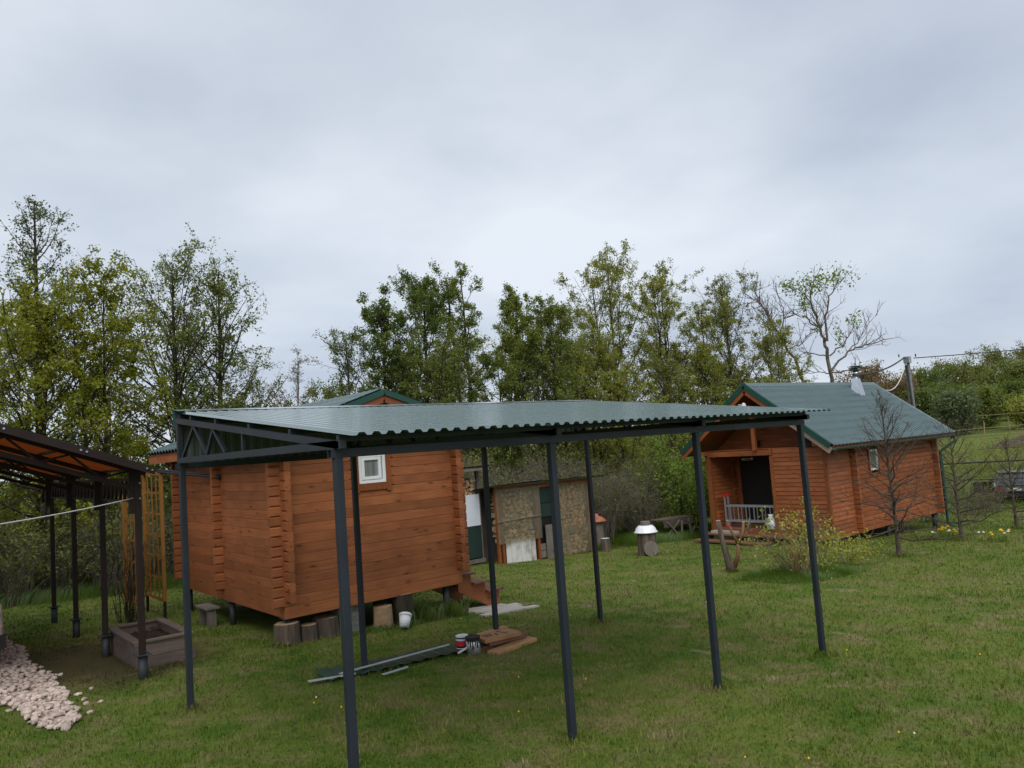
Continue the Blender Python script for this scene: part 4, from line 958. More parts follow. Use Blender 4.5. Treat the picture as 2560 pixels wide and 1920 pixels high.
def leaf_mesh(P, size, rng, up=.35, asp=.62, fold=.18):
    n = len(P); nrm = rng.normal(0, 1, (n, 3)); nrm[:, 2] = np.abs(nrm[:, 2]) * .6 + up; nrm /= np.linalg.norm(nrm, axis=1, keepdims=True)
    t = rng.normal(0, 1, (n, 3)); t -= nrm * (t * nrm).sum(1, keepdims=True); t /= np.linalg.norm(t, axis=1, keepdims=True) + 1e-9; b = np.cross(nrm, t)
    s = (size * rng.uniform(.5, 1.45, n))[:, None]
    V = np.stack([P - t * s * .5, P + b * s * asp * .5 + nrm * s * fold, P + t * s * .5, P - b * s * asp * .5 + nrm * s * fold], 1).reshape(-1, 3)
    F = np.arange(4 * n).reshape(n, 4)
    return V, F, np.repeat(np.clip(rng.beta(2, 2, n) + rng.normal(0, .05, n), 0, 1), 4)
class Wood:
    def __init__(s): s.b = {}
    def seg(s, P0, P1, R0, R1, n):
        s.b.setdefault(n, []).append((np.atleast_2d(P0), np.atleast_2d(P1), np.atleast_1d(R0), np.atleast_1d(R1)))
    def mesh(s, name, mat):
        Vs, Fs, off = [], [], 0
        for n, L_ in s.b.items():
            V, F = segs_mesh(np.concatenate([x[0] for x in L_]), np.concatenate([x[1] for x in L_]), np.concatenate([x[2] for x in L_]), np.concatenate([x[3] for x in L_]), n)
            Vs.append(V); Fs.append(F + off); off += len(V)
        return npmesh(name, np.concatenate(Vs), np.concatenate(Fs), [mat], True)
def unit(v): return v / (np.linalg.norm(v, axis=-1, keepdims=True) + 1e-9)
PROF = {'oval': lambda g: np.sin(np.pi * (g * .82 + .14)) ** .75, 'cone': lambda g: (1 - g) ** .75 * .92 + .06,
        'col': lambda g: (.75 + .25 * np.sin(g * 9)) * (1 - g ** 4) ** .6 * .9 + .08, 'vase': lambda g: np.clip(.35 + .75 * g, 0, 1) * (1 - g ** 6) ** .5 + .05, 'round': lambda g: np.sqrt(np.clip(1 - (2 * g - 1) ** 2, .04, 1))}
def tree(name, label, X, Y, ztop, r, leaf, bark, seed, nleaf=9000, lsize=.085, base=.22, prof='oval', n1=40, n2=7, n3=3, el=(18, 68), tr=None, lean=(0, 0), grp='trees behind the lawn', clump=.065, stems=1, bare=0., cat='tree', twigr=.006, nol=False, spread=.5):
    rng = np.random.default_rng(seed); z0 = gz(X, Y) - .1; H = ztop - z0; tr = tr or H * .0135
    o = thing(name, label, cat, (X, Y, z0 + .1), grp); W = Wood(); LP = []
    for st in range(stems):
        az0 = 6.28 * st / stems + rng.uniform(0, 1); sp = (r * spread * (st / max(1, stems - 1) * .6 + .4) if stems > 1 else 0); Hs = H * (1 if st == 0 else rng.uniform(.78, .97))
        m = 14; f = np.linspace(0, 1, m); wob = np.cumsum(rng.normal(0, .012 * H / m * 6, (m, 2)), 0) * np.linspace(0, 1, m)[:, None] * .5
        T = np.stack([X + lean[0] * f * H + wob[:, 0] + math.cos(az0) * sp * f ** .8, Y + lean[1] * f * H + wob[:, 1] + math.sin(az0) * sp * f ** .8, z0 + f * Hs * .97], -1)
        TR = tr * (1 if stems == 1 else .72) * (1 - f * .93) ** .85 * (1 + .5 * np.exp(-f * 22)); W.seg(T[:-1], T[1:], TR[:-1], TR[1:], 8)
        nn = max(6, n1 // stems); g = (np.arange(nn) + rng.uniform(0, .8, nn)) / nn; ff = base + (1 - base) * g * .98
        S = np.stack([np.interp(ff, f, T[:, k]) for k in range(3)], -1); rs = np.interp(ff, f, TR)
        az = np.arange(nn) * 2.39996 + rng.normal(0, .5, nn) + seed
        rr_ = r if stems == 1 else r * .62
        ln = rr_ * PROF[prof](g) * rng.uniform(.62, 1.18, nn); e_ = np.radians(el[0] + (el[1] - el[0]) * g + rng.normal(0, 9, nn))
        ln = ln / np.maximum(np.cos(e_), .55)
        ln = np.minimum(ln, np.maximum((z0 + Hs * 1.0 - S[:, 2]) / np.maximum(np.sin(e_) + .16, .2), .07 * r + .12))
        D = np.stack([np.cos(az) * np.cos(e_), np.sin(az) * np.cos(e_), np.sin(e_)], -1)
        q = np.linspace(0, 1, 6); curve = np.array([0, 0, 1.])
        PP = S[:, None] + D[:, None] * (ln[:, None] * q)[..., None] + curve * (ln[:, None] * (q ** 2) * .16)[..., None] + np.cumsum(rng.normal(0, .03, (nn, 6, 3)), 1) * ln[:, None, None] * (q > 0)[None, :, None]
        R1 = np.minimum(rs * .55, .008 + ln * .013)[:, None] * (1 - q * .8)[None]
        W.seg(PP[:, :-1].reshape(-1, 3), PP[:, 1:].reshape(-1, 3), R1[:, :-1].ravel(), R1[:, 1:].ravel(), 5)
        # second order
        uq = rng.uniform(.22, 1, (nn, n2)); idx = uq * 5; i0 = np.minimum(idx.astype(int), 4); fr = (idx - i0)[..., None]; ar = np.arange(nn)[:, None]
        S2 = PP[ar, i0] * (1 - fr) + PP[ar, i0 + 1] * fr; D2 = unit(D[:, None] * .62 + rng.normal(0, .55, (nn, n2, 3)) + np.array([0, 0, .22]))
        L2 = (ln[:, None] * rng.uniform(.22, .5, (nn, n2)) * (1.15 - .5 * uq)); E2 = S2 + D2 * L2[..., None]; M2 = S2 + D2 * (L2 * .5)[..., None] + rng.normal(0, .05, S2.shape) * L2[..., None]
        r2 = np.minimum(.5 * np.interp(uq.ravel(), q, (1 - q * .8)).reshape(uq.shape) * R1[:, :1], .012)
        r2 = np.maximum(r2, twigr * 1.2); W.seg(S2.reshape(-1, 3), M2.reshape(-1, 3), r2.ravel(), r2.ravel() * .75, 4); W.seg(M2.reshape(-1, 3), E2.reshape(-1, 3), r2.ravel() * .75, r2.ravel() * .5, 4)
        # twigs
        u3 = rng.uniform(.25, 1, (nn, n2, n3)); S3 = S2[:, :, None] + (E2 - S2)[:, :, None] * u3[..., None]; D3 = unit(D2[:, :, None] * .6 + rng.normal(0, .6, u3.shape + (3,)) + np.array([0, 0, .12])); L3 = L2[:, :, None] * rng.uniform(.3, .65, u3.shape)
        E3 = S3 + D3 * L3[..., None]; k3 = np.full(S3.reshape(-1, 3).shape[0], twigr); W.seg(S3.reshape(-1, 3), E3.reshape(-1, 3), k3, k3 * .5, 3)
        A = np.concatenate([S3.reshape(-1, 3), M2.reshape(-1, 3)]); Bq = np.concatenate([E3.reshape(-1, 3), E2.reshape(-1, 3)]); LP.append((A, Bq))
    W_ = link('trunk', W.mesh('trunk', bark), o)
    if not nol:
        A = np.concatenate([x[0] for x in LP]); Bq = np.concatenate([x[1] for x in LP]); wgt = rng.gamma(.8, 1, len(A)) * (rng.random(len(A)) > bare) * np.linalg.norm(Bq - A, axis=1); wgt /= wgt.sum()
        pick = rng.choice(len(A), nleaf, p=wgt); u = rng.uniform(.15, 1.08, nleaf)[:, None]; P = A[pick] * (1 - u) + Bq[pick] * u + rng.normal(0, clump, (nleaf, 3))
        V, F, at = leaf_mesh(P, lsize * .86, rng); link('crown', npmesh('crown', V, F, [leaf], False, at), o)
    return o
def bush(name, label, X, Y, h, r, seed, leaf=None, bark=None, nst=34, nleaf=2500, lsize=.06, grp='bushes along the back', droop=.25, tw=6, cat='bush', stemr=.011, z=None):
    rng = np.random.default_rng(seed); z0 = gz(X, Y) - .03 if z is None else z; o = thing(name, label, cat, (X, Y, z0), grp); W = Wood()
    az = rng.uniform(0, 6.28, nst); b0 = rng.uniform(0, r * .35, nst); S = np.stack([X + np.cos(az) * b0, Y + np.sin(az) * b0, np.full(nst, z0)], -1)
    hh = h * rng.uniform(.5, 1.0, nst); rr_ = r * rng.uniform(.15, 1.0, nst) * np.sqrt(1 - (hh / h - .5) ** 2); q = np.linspace(0, 1, 7)
    out = np.stack([np.cos(az), np.sin(az), 0 * az], -1)
    PP = S[:, None] + out[:, None] * (rr_[:, None] * q ** 1.25)[..., None]; PP[..., 2] += hh[:, None] * (q * (1 + droop) - droop * q ** 3); PP += np.cumsum(rng.normal(0, .022 * h, PP.shape), 1) * (q > 0)[None, :, None]
    R = stemr * rng.uniform(.6, 1.4, nst)[:, None] * (1 - q * .75); W.seg(PP[:, :-1].reshape(-1, 3), PP[:, 1:].reshape(-1, 3), R[:, :-1].ravel(), R[:, 1:].ravel(), 4)
    u = rng.uniform(.25, 1, (nst, tw)) * 6; i0 = np.minimum(u.astype(int), 5); fr = (u - i0)[..., None]; ar = np.arange(nst)[:, None]
    S2 = PP[ar, i0] * (1 - fr) + PP[ar, i0 + 1] * fr; D2 = unit(out[:, None] * .4 + rng.normal(0, .7, S2.shape) + np.array([0, 0, .3])); L2 = h * rng.uniform(.10, .28, (nst, tw)); E2 = S2 + D2 * L2[..., None]
    k = np.full(nst * tw, stemr * .4); W.seg(S2.reshape(-1, 3), E2.reshape(-1, 3), k, k * .5, 3)
    u3 = rng.uniform(.3, 1, (nst, tw, 2)); S3 = S2[:, :, None] + (E2 - S2)[:, :, None] * u3[..., None]; D3 = unit(D2[:, :, None] * .5 + rng.normal(0, .7, S3.shape)); E3 = S3 + D3 * (L2[:, :, None] * .5)[..., None]; k = np.full(nst * tw * 2, stemr * .28); W.seg(S3.reshape(-1, 3), E3.reshape(-1, 3), k, k * .6, 3)
    link('stem', W.mesh('stem', bark or M_twig), o)
    if leaf and nleaf:
        A = np.concatenate([S2.reshape(-1, 3), S3.reshape(-1, 3)]); B2 = np.concatenate([E2.reshape(-1, 3), E3.reshape(-1, 3)]); pk = rng.integers(0, len(A), nleaf); v = rng.uniform(.2, 1.1, nleaf)[:, None]
        V, F, at = leaf_mesh(A[pk] * (1 - v) + B2[pk] * v + rng.normal(0, lsize * .7, (nleaf, 3)), lsize, rng); link('foliage', npmesh('foliage', V, F, [leaf], False, at), o)
    return o

# ------------------------------------------------------------------ trees
tree('poplar_tree', 'tallest slender grey-green tree at the far left',   .81, 18.9, 10.25, 1.9, LF_silver, M_bark, 3, 9000, .085, .22, 'cone', 46, 7, 3, (25, 62), bare=.15)
tree('poplar_tree', 'grey-green tree cut by the left picture edge', .1, 22.1, 7.6, 2.2, LF_silver, M_bark, 4, 7000, .09, .2, 'oval', 36)
tree('maple_tree', 'yellow-green maple with dark forked trunk behind the carport', 1.81, 16.4, 7.75, 2.1, LF_yel, M_bark, 5, 14500, .095, .16, 'oval', 44, 8, 3, (15, 70), stems=2, spread=.35)
tree('maple_tree', 'lower yellow-green maple left of the forked one', .55, 16.9, 6.6, 2.2, LF_yel, M_bark, 6, 14500, .095, .12, 'oval', 42, 8, 3)
tree('maple_tree', 'short leafy yellow-green maple over the carport roof', -.9, 17.2, 4.9, 2.2, LF_yel, M_bark, 61, 9000, .095, .10, 'round', 34, 7, 3)
tree('aspen_tree', 'airy green tree with straight trunk left of the cabin roof', 4.28, 18.8, 8.55, 1.9, LF_mid, M_bark, 7, 9500, .085, .14, 'oval', 44, 7, 3, (22, 66))
tree('aspen_tree', 'airy wide crowned green tree above the canopy ridge', 5.6, 19.1, 8.7, 2.9, LF_mid, M_bark, 8, 14000, .085, .12, 'cone', 52, 7, 3, (18, 66))
tree('aspen_tree', 'thin sparse green tree between the two airy ones', 4.9, 20.6, 7.3, 2.2, LF_olive, M_bark, 62, 8000, .085, .12, 'oval', 40)
tree('cherry_tree', 'small bronze budding tree with upright twigs over the cabin roof', 8.2, 19.6, 6.1, 1.25, LF_red, M_twig, 9, 2600, .055, .12, 'vase', 40, 7, 4, (40, 78), stems=3)
tree('cherry_tree', 'sparse bronze twiggy tree left of the cabin gable', 7.0, 20.5, 5.5, 1.2, LF_red, M_twig, 63, 2200, .055, .12, 'vase', 36, 7, 4, (40, 78), stems=3)
tree('pear_tree', 'small dark leafed tree with bare top twigs by the cabin gable', 10.2, 19.3, 6.75, 1.5, LF_dark, M_bark, 10, 6500, .075, .15, 'col', 34, 7, 3, (35, 75), bare=.25)
G_ = 'dense trees behind the canopy'
for i_, (x, y, zt, r, lb, prf) in enumerate(((12.1, 20.2, 7.95, 1.25, 'leftmost dense tree of the clump behind the canopy', 'col'), (14.3, 20.8, 9.2, 1.35, 'dense dark tree second from left in the clump', 'col'), (16.2, 20.5, 10.6, 1.7, 'tallest dense tree with twin spires in the clump', 'cone'), (18.4, 20.2, 9.8, 1.7, 'dense tree with single spire right of the tallest', 'cone'), (17.4, 17.4, 8.0, 1.5, 'rounded mid-green tree at the right end of the clump', 'oval'), (13.3, 18.4, 5.9, 1.5, 'low leafy tree in front of the dense clump', 'round'), (19.6, 18.6, 8.2, 1.35, 'pale topped tree between the clump and the lindens', 'oval'))):
    tree('pear_tree', lb, x, y, zt, r * 1.7, (LF_dark, LF_dark, LF_mid, LF_mid, LF_mid, LF_mid, LF_olive)[i_], M_bark, 20 + i_, 36000 if i_ < 5 else 20000, .090, .08, prf, 54, 8, 3, (20, 72), stems=2 if prf in ('cone', 'oval') else 1, spread=.3, grp=G_)
G_ = 'tall lindens left of the house'
for i_, (x, y, zt, r, lb) in enumerate(((25.3, 20.7, 11.5, 2.75, 'tall yellow-green linden, first left of the house roof'), (28.9, 20.4, 11.3, 2.25, 'slim linden in the middle of the three tall ones'), (33.2, 19.5, 10.9, 2.5, 'linden nearest the house roof apex'), (29.8, 18.9, 8.9, 1.9, 'lower linden in front of the tall row'), (36.2, 18.7, 8.4, 2.0, 'small linden behind the house ridge'), (22.6, 19.6, 8.0, 2.0, 'low linden at the left end of the tall row'))):
    tree('linden_tree', lb, x, y, zt, r * 1.35, LF_lin if i_ != 2 else LF_olive, M_bark, 40 + i_, 22000, .10, .10, 'oval', 54, 8, 3, (28, 72), stems=2, spread=.3, grp=G_)
for i_, (x, y, zt, r, lf) in enumerate(((-3.5, 20.5, 5.5, 2.4, LF_yel), (2.9, 20.8, 5.2, 2.2, LF_olive), (7.6, 22.5, 4.4, 2.0, LF_olive), (11.2, 23.0, 5.0, 2.2, LF_mid), (15.2, 23.5, 6.4, 2.6, LF_mid), (19.5, 22.6, 6.6, 2.6, LF_lin), (23.4, 22.0, 6.6, 2.8, LF_lin), (27.2, 22.4, 7.2, 2.8, LF_lin), (31.4, 21.8, 7.2, 2.8, LF_lin), (35.2, 21.6, 6.2, 2.6, LF_lin), (39.0, 21.0, 4.6, 2.6, LF_lin), (21.3, 17.0, 5.0, 1.8, LF_lin), (25.2, 17.6, 5.6, 2.0, LF_olive), (32.2, 16.8, 4.6, 2.0, LF_lin))):
    tree('filler_tree', ('%s leafy understorey tree counted from the left behind the taller row' % ('leftmost', 'second', 'third', 'fourth', 'fifth', 'sixth', 'seventh', 'eighth', 'ninth', 'tenth', 'rightmost', 'front left', 'front middle', 'front right')[i_]), x, y, zt, r, lf, M_bark, 140 + i_, 9000, .11, .06, 'round', 36, 7, 3, (15, 70), grp='understorey trees')
def limb_tree(name, label, limbs, radii, seed, bark, clusters=(), leaf=None, lsize=.17, cat='tree', dens=5.0, bl=(.5, 1.5)):
    rng = np.random.default_rng(seed); b0 = limbs[0][0]; g0 = gz(b0[0], b0[1]); o = thing(name, label, cat, (b0[0], b0[1], g0), 'trees behind the lawn'); W = Wood()
    limbs = [list(map(np.array, l)) for l in limbs]; limbs[0] = [np.array([b0[0] + .15, b0[1], g0 - .2])] + limbs[0]; ends = []
    for li, (pts, (ra, rb)) in enumerate(zip(limbs, radii)):
        P = np.array(pts, float); m = 4 * (len(P) - 1) + 1; q = np.linspace(0, len(P) - 1, m); PI_ = np.stack([np.interp(q, np.arange(len(P)), P[:, k]) for k in range(3)], -1)
        PI_[1:-1] += rng.normal(0, .05, (m - 2, 3)); R = np.linspace(ra, rb, m) * .68; W.seg(PI_[:-1], PI_[1:], R[:-1], R[1:], 8)
        Ls = np.linalg.norm(np.diff(PI_, axis=0), axis=1).sum(); n = int(Ls * dens); u = rng.uniform(.25 if li else .5, 1, n) * (m - 1); i0 = np.minimum(u.astype(int), m - 2); fr = (u - i0)[:, None]
        S = PI_[i0] * (1 - fr) + PI_[i0 + 1] * fr; T_ = unit(PI_[i0 + 1] - PI_[i0]); D = unit(T_ * .7 + rng.normal(0, .55, (n, 3)) + np.array([0, 0, .25])); Ln = rng.uniform(*bl, n)
        M_ = S + D * (Ln * .5)[:, None] + rng.normal(0, .05, (n, 3)); D2 = unit(D + rng.normal(0, .25, (n, 3)) + np.array([0, 0, .2])); E = M_ + D2 * (Ln * .5)[:, None]
        W.seg(S, M_, np.full(n, .022), np.full(n, .015), 4); W.seg(M_, E, np.full(n, .015), np.full(n, .008), 3)
        for rep_ in range(3):
            w_ = rng.uniform(.1, 1, n)[:, None]; S3 = M_ * (1 - w_) + E * w_; E3 = S3 + unit(D2 * .7 + rng.normal(0, .6, (n, 3)) + np.array([0, 0, .2])) * (Ln * rng.uniform(.2, .5, n))[:, None]; W.seg(S3, E3, np.full(n, .010), np.full(n, .006), 3)
        ends.append(np.concatenate([M_, E]))
    allp = np.concatenate(ends); lp = []
    for c, sd_, n in clusters:
        c = np.array(c); P = rng.normal(0, 1, (n, 3)) * np.array([sd_[0] * .8, sd_[0] * .6, sd_[1]]) + c; lp.append(P)
        tw = P[rng.choice(n, max(4, n // 9))]; near_ = allp[np.argmin(((tw[:, None] - allp[None]) ** 2).sum(-1), 1)]; W.seg(near_, tw, np.full(len(tw), .013), np.full(len(tw), .006), 3)
    link('trunk', W.mesh('trunk', bark), o)
    if lp:
        V, F, at = leaf_mesh(np.concatenate(lp), lsize, rng); link('crown', npmesh('crown', V, F, [leaf], False, at), o)
    return o
limb_tree('dead_tree', 'leaning leafless tree left of the half-dead one', [[(38.57, 18.24, 4.39), (37.89, 18.61, 6.22), (37.21, 19.01, 7.79), (36.73, 19.3, 8.8), (36.19, 19.6, 10.27)], [(37.21, 19.01, 7.79), (36.38, 19.16, 8.04), (35.59, 19.42, 9.21)], [(37.35, 18.93, 7.51), (37.85, 18.9, 8.79), (37.76, 19.11, 10.01)], [(37.69, 18.73, 6.77), (38.77, 18.45, 7.12), (39.1, 18.38, 7.67)], [(36.8, 19.25, 8.71), (36.09, 19.14, 9.27), (35.25, 19.38, 9.8)]],
    [(.17, .03), (.06, .02), (.06, .02), (.05, .02), (.05, .02)], 51, M_bark2, dens=4.0)
limb_tree('half_dead_tree', 'half-dead tree with bare boughs and leaves only near its top', [[(41.48, 18.45, 4.38), (41.31, 18.36, 6.62), (41.1, 18.45, 7.38), (40.7, 18.41, 8.48), (40.16, 18.48, 9.59), (40.14, 18.27, 10.48)], [(41.3, 18.3, 7.27), (41.52, 18.36, 8.7), (41.91, 18.16, 10.02), (42.41, 17.79, 10.84)], [(41.46, 18.35, 5.49), (42.83, 17.89, 6.59), (44.03, 17.38, 6.97), (45.64, 16.67, 7.3)], [(41.42, 18.29, 6.38), (42.49, 17.84, 7.19), (43.05, 17.58, 7.78), (43.43, 17.45, 8.5)],
    [(41.31, 18.39, 6.34), (39.84, 18.54, 6.52), (39.05, 18.66, 6.59)], [(40.73, 18.42, 8.11), (39.24, 18.55, 8.67), (38.39, 18.71, 8.88)], [(40.16, 18.48, 9.59), (39.43, 18.49, 10.19), (38.69, 18.83, 10.39)], [(42.83, 17.89, 6.59), (43.96, 17.36, 7.69), (45.02, 16.89, 8.82)], [(41.46, 18.37, 5.31), (40.33, 18.25, 5.38), (39.0, 18.56, 5.5)], [(41.52, 18.31, 5.4), (42.99, 18.4, 5.41), (44.42, 17.7, 5.82)]],
    [(.20, .04), (.11, .03), (.10, .02), (.07, .02), (.06, .02), (.07, .02), (.05, .02), (.05, .015), (.06, .015), (.07, .02)], 52, M_bark2,
    [((39.15, 18.69, 10.49), (.64, .27), 150), ((40.45, 18.13, 10.66), (.55, .41), 190), ((42.24, 17.77, 11.11), (.85, .30), 230), ((39.59, 18.57, 9.5), (.32, .46), 110), ((43.32, 17.54, 8.51), (.43, .2), 70), ((42.28, 17.99, 7.53), (.23, .47), 70), ((40.63, 18.53, 7.94), (.17, .17), 22), ((38.48, 18.98, 10.55), (.36, .12), 40)], LF_lime, .16, dens=3.4)
# far wooded rise on the right
G_ = 'trees on the far rise'
for i_, (x, y, zt, r, lf, lb, br) in enumerate((
    (93, 41.0, 8.4, 3.6, LF_red, 'brown barely leafed tree behind the utility pole', .3), (98, 40.5, 7.0, 3.2, LF_red, 'brownish tree just right of the utility pole', .25),
    (112, 42.5, 8.3, 4.6, LF_dark, 'broad green tree on the far rise', 0), (119, 41.0, 9.4, 5.2, LF_olive, 'rounded yellow-green tree crowning the far rise', 0), (127, 40.0, 9.0, 4.2, LF_mid, 'second rounded green tree on the far rise', 0),
    (138, 41.5, 11.6, 4.2, LF_olive, 'airy pale tree showing sky on the far rise', .35), (124, 33.6, 8.8, 4.8, LF_mid, 'dark green tree at the right edge of the far rise', 0), (150, 40.0, 12.6, 5.0, LF_olive, 'tall tree at the right edge behind the dark one', 0),
    (97, 36.4, 5.2, 3.0, LF_dark, 'dark shrubby tree low behind the pole', 0), (93, 31.4, 4.4, 2.5, LF_silver, 'pale silvery willow in front of the far trees', 0), (100, 30.6, 4.7, 3.2, LF_mid, 'bright green spreading tree in front of the far trees', 0), (96, 25.0, 3.3, 2.2, LF_lin, 'low green tree by the right picture edge', 0), (108, 37.0, 5.6, 3.4, LF_dark, 'dark tree filling the gap between far trees', 0), (113, 31.5, 5.6, 3.6, LF_dark, 'dark tree behind the bright spreading one', 0), (106, 25.0, 4.6, 3.0, LF_mid, 'green tree low at the right picture edge', 0))):
    tree('far_tree', lb, x, y, zt, r, lf, M_bark, 70 + i_, 7000, .30, .05, 'round', 44, 7, 3, (10, 70), grp=G_, clump=.35, bare=br, twigr=.03)

# ------------------------------------------------------------------ bushes, brambles and hedge
G_ = 'thicket along the back boundary'; rd = random.Random(77)
kinds = ((LF_olive, 'olive'), (LF_mid, 'green'), (LF_lime, 'lime green'), (LF_dark, 'dark green'), (LF_yel, 'yellow-green'))
nb_ = 0
def where(x):
    return 'left of the trellis' if x < 1 else 'behind the cabin' if x < 8 else 'behind the wood sheds' if x < 14.2 else 'behind the chopping block' if x < 19 else 'left of the house'
ORD = ('leftmost', 'second', 'third', 'fourth', 'fifth', 'sixth', 'seventh', 'eighth', 'ninth', 'tenth', 'eleventh', 'twelfth'); seen_ = {}
def ordn(kind, x):
    k_ = (kind, where(x)); seen_[k_] = seen_.get(k_, 0) + 1; n_ = seen_[k_]; return ORD[n_ - 1] if n_ == 1 else ORD[n_ - 1] + ' from left'
tall_ = ('tallest', 'tall', 'low', 'spreading', 'arching', 'tangled', 'loose', 'dense', 'twiggy', 'sprawling', 'leafy', 'thorny')
for k in range(34):
    x = -5.5 + k * .86 + rd.uniform(-.3, .3); y = 17.0 - .055 * max(0, x) + (k % 3) * 1.15 + rd.uniform(-.3, .3)
    if x > 14: y -= .6
    h = rd.uniform(1.9, 3.4); lf, cn = kinds[(k * 7 + k // 3) % 5]
    bush('hedge_bush', '%s bush, %s in the boundary thicket %s' % (cn, ordn('hedge', x), where(x)), x, y, h, rd.uniform(.95, 1.5), 200 + k, lf, M_twig, 40, 2600, .065, G_, tw=7)
for k in range(12):     # grey leafless brambles behind the sheds and stumps
    x = 8.6 + k * .98; y = 14.2 + (k % 2) * .9 - (.5 if x > 15 else 0)
    bush('bramble_bush', 'bare grey bramble tangle, %s of those %s' % (ordn('bram', x), where(x)), x, y, rd.uniform(2.0, 2.9), rd.uniform(1.0, 1.5), 300 + k, LF_olive, M_twig, 56, 1500, .055, 'grey brambles', droop=.75, tw=8, stemr=.012)
for k in range(7):
    x = -4.2 + k * 1.0; bush('bramble_bush', 'bare grey bramble tangle, %s of those behind the carport' % (ORD[k] if k == 0 else ORD[k] + ' from left'), x, 15.6 + .4 * (k % 2), rd.uniform(1.5, 2.4), 1.1, 320 + k, LF_mid, M_twig, 48, 1900, .06, 'grey brambles', droop=.6, tw=7)
bush('bird_cherry_bush', 'fresh bright green bush between trestle and house', 20.5, 13.2, 3.7, 1.5, 340, LF_lime, M_bark, 46, 8500, .085, 'fresh green bushes', tw=9)
bush('bird_cherry_bush', 'fresh green bush hugging the left wall of the house', 21.9, 12.6, 3.2, 1.1, 341, LF_lime, M_bark, 34, 5000, .085, 'fresh green bushes', tw=8)
for k in range(9):      # shrubs along the east fence
    x = 27 + (k % 3) * 3.2 + rd.uniform(-1, 1); y = 7.5 + (k // 3) * 2.2
    bush('fence_shrub', 'thin brown shrub, %s by the fence beyond the house' % ('nearest left', 'nearest middle', 'nearest right', 'second row left', 'second row middle', 'second row right', 'farthest left', 'farthest middle', 'farthest right')[k], x, y, rd.uniform(1.3, 2.3), 1.1, 350 + k, LF_olive, M_twig, 30, 700, .05, 'shrubs by the east fence', tw=6)
# thicket mass closing the view between trunks
def leaf_mass(name, label, x0, x1, y0, y1, h0, h1, n, size, mat, seed, stems=900):
    rng = np.random.default_rng(seed); x = rng.uniform(x0, x1, n); y = rng.uniform(y0, y1, n); top = h0 + (h1 - h0) * (.5 + .5 * np.sin(x * 1.1 + 1.3 * np.sin(y * .9)) * np.cos(x * .37)); u = rng.random(n) ** .8
    P = np.stack([x, y, gz(x, y) + u * top + rng.normal(0, .1, n)], -1); V, F, at = leaf_mesh(P, size, rng)
    o = link(name, npmesh(name, V, F, [mat], False, at)); tag(o, label, 'undergrowth', None, 'stuff'); return o
leaf_mass('undergrowth', 'dense mixed green undergrowth filling the boundary behind the bushes', -9, 24, 19.2, 24, 2.2, 4.6, 60000, .115, LF_olive, 90)
leaf_mass('undergrowth', 'dense green undergrowth beneath the lindens', 22, 44, 17.6, 25, 2.2, 4.8, 36000, .15, LF_lin, 91)
leaf_mass('wild_scrub', 'brownish scrub and weeds on the slope beyond the east fence', 40, 72, -2, 26, .3, 1.5, 16000, .16, LF_olive, 92)

# ------------------------------------------------------------------ grasses
def blades(P, h, w, rng, lean=.5):
    n = len(P); a = rng.uniform(0, 6.28, n); b = rng.uniform(0, 6.28, n); t = np.stack([np.cos(a), np.sin(a), 0 * a], -1); l = np.stack([np.cos(b), np.sin(b), 0 * b], -1)
    h = h[:, None]; w = w[:, None]; q = rng.uniform(.1, 1, n)[:, None] * lean
    mid = P + np.array([0, 0, .55]) * h + l * h * q * .3; tip = P + np.array([0, 0, 1.]) * h * (1 - q * .35) + l * h * q
    V = np.stack([P - t * w * .5, P + t * w * .5, mid + t * w * .35, tip, mid - t * w * .35], 1).reshape(-1, 3)
    k = np.arange(n) * 5; F = np.concatenate([np.stack([k, k + 1, k + 2, k + 4], -1)]); T = np.stack([k + 4, k + 2, k + 3, k + 3], -1)
    return V, F, T
def blade_obj(name, label, P, h, w, mat, seed, lean=.5, parent=None):
    rng = np.random.default_rng(seed); n = len(P); V, F, T = blades(P, h, w, rng, lean)
    tri = np.concatenate([F[:, [0, 1, 2]], F[:, [0, 2, 3]], T[:, [0, 1, 2]]]); at = np.repeat(np.clip(rng.beta(1.6, 2.4, n), 0, 1), 5)
    o = link(name, npmesh(name, V, tri, [mat], False, at), parent)
    if parent is None: tag(o, label, 'grass', None, 'stuff')
    return o
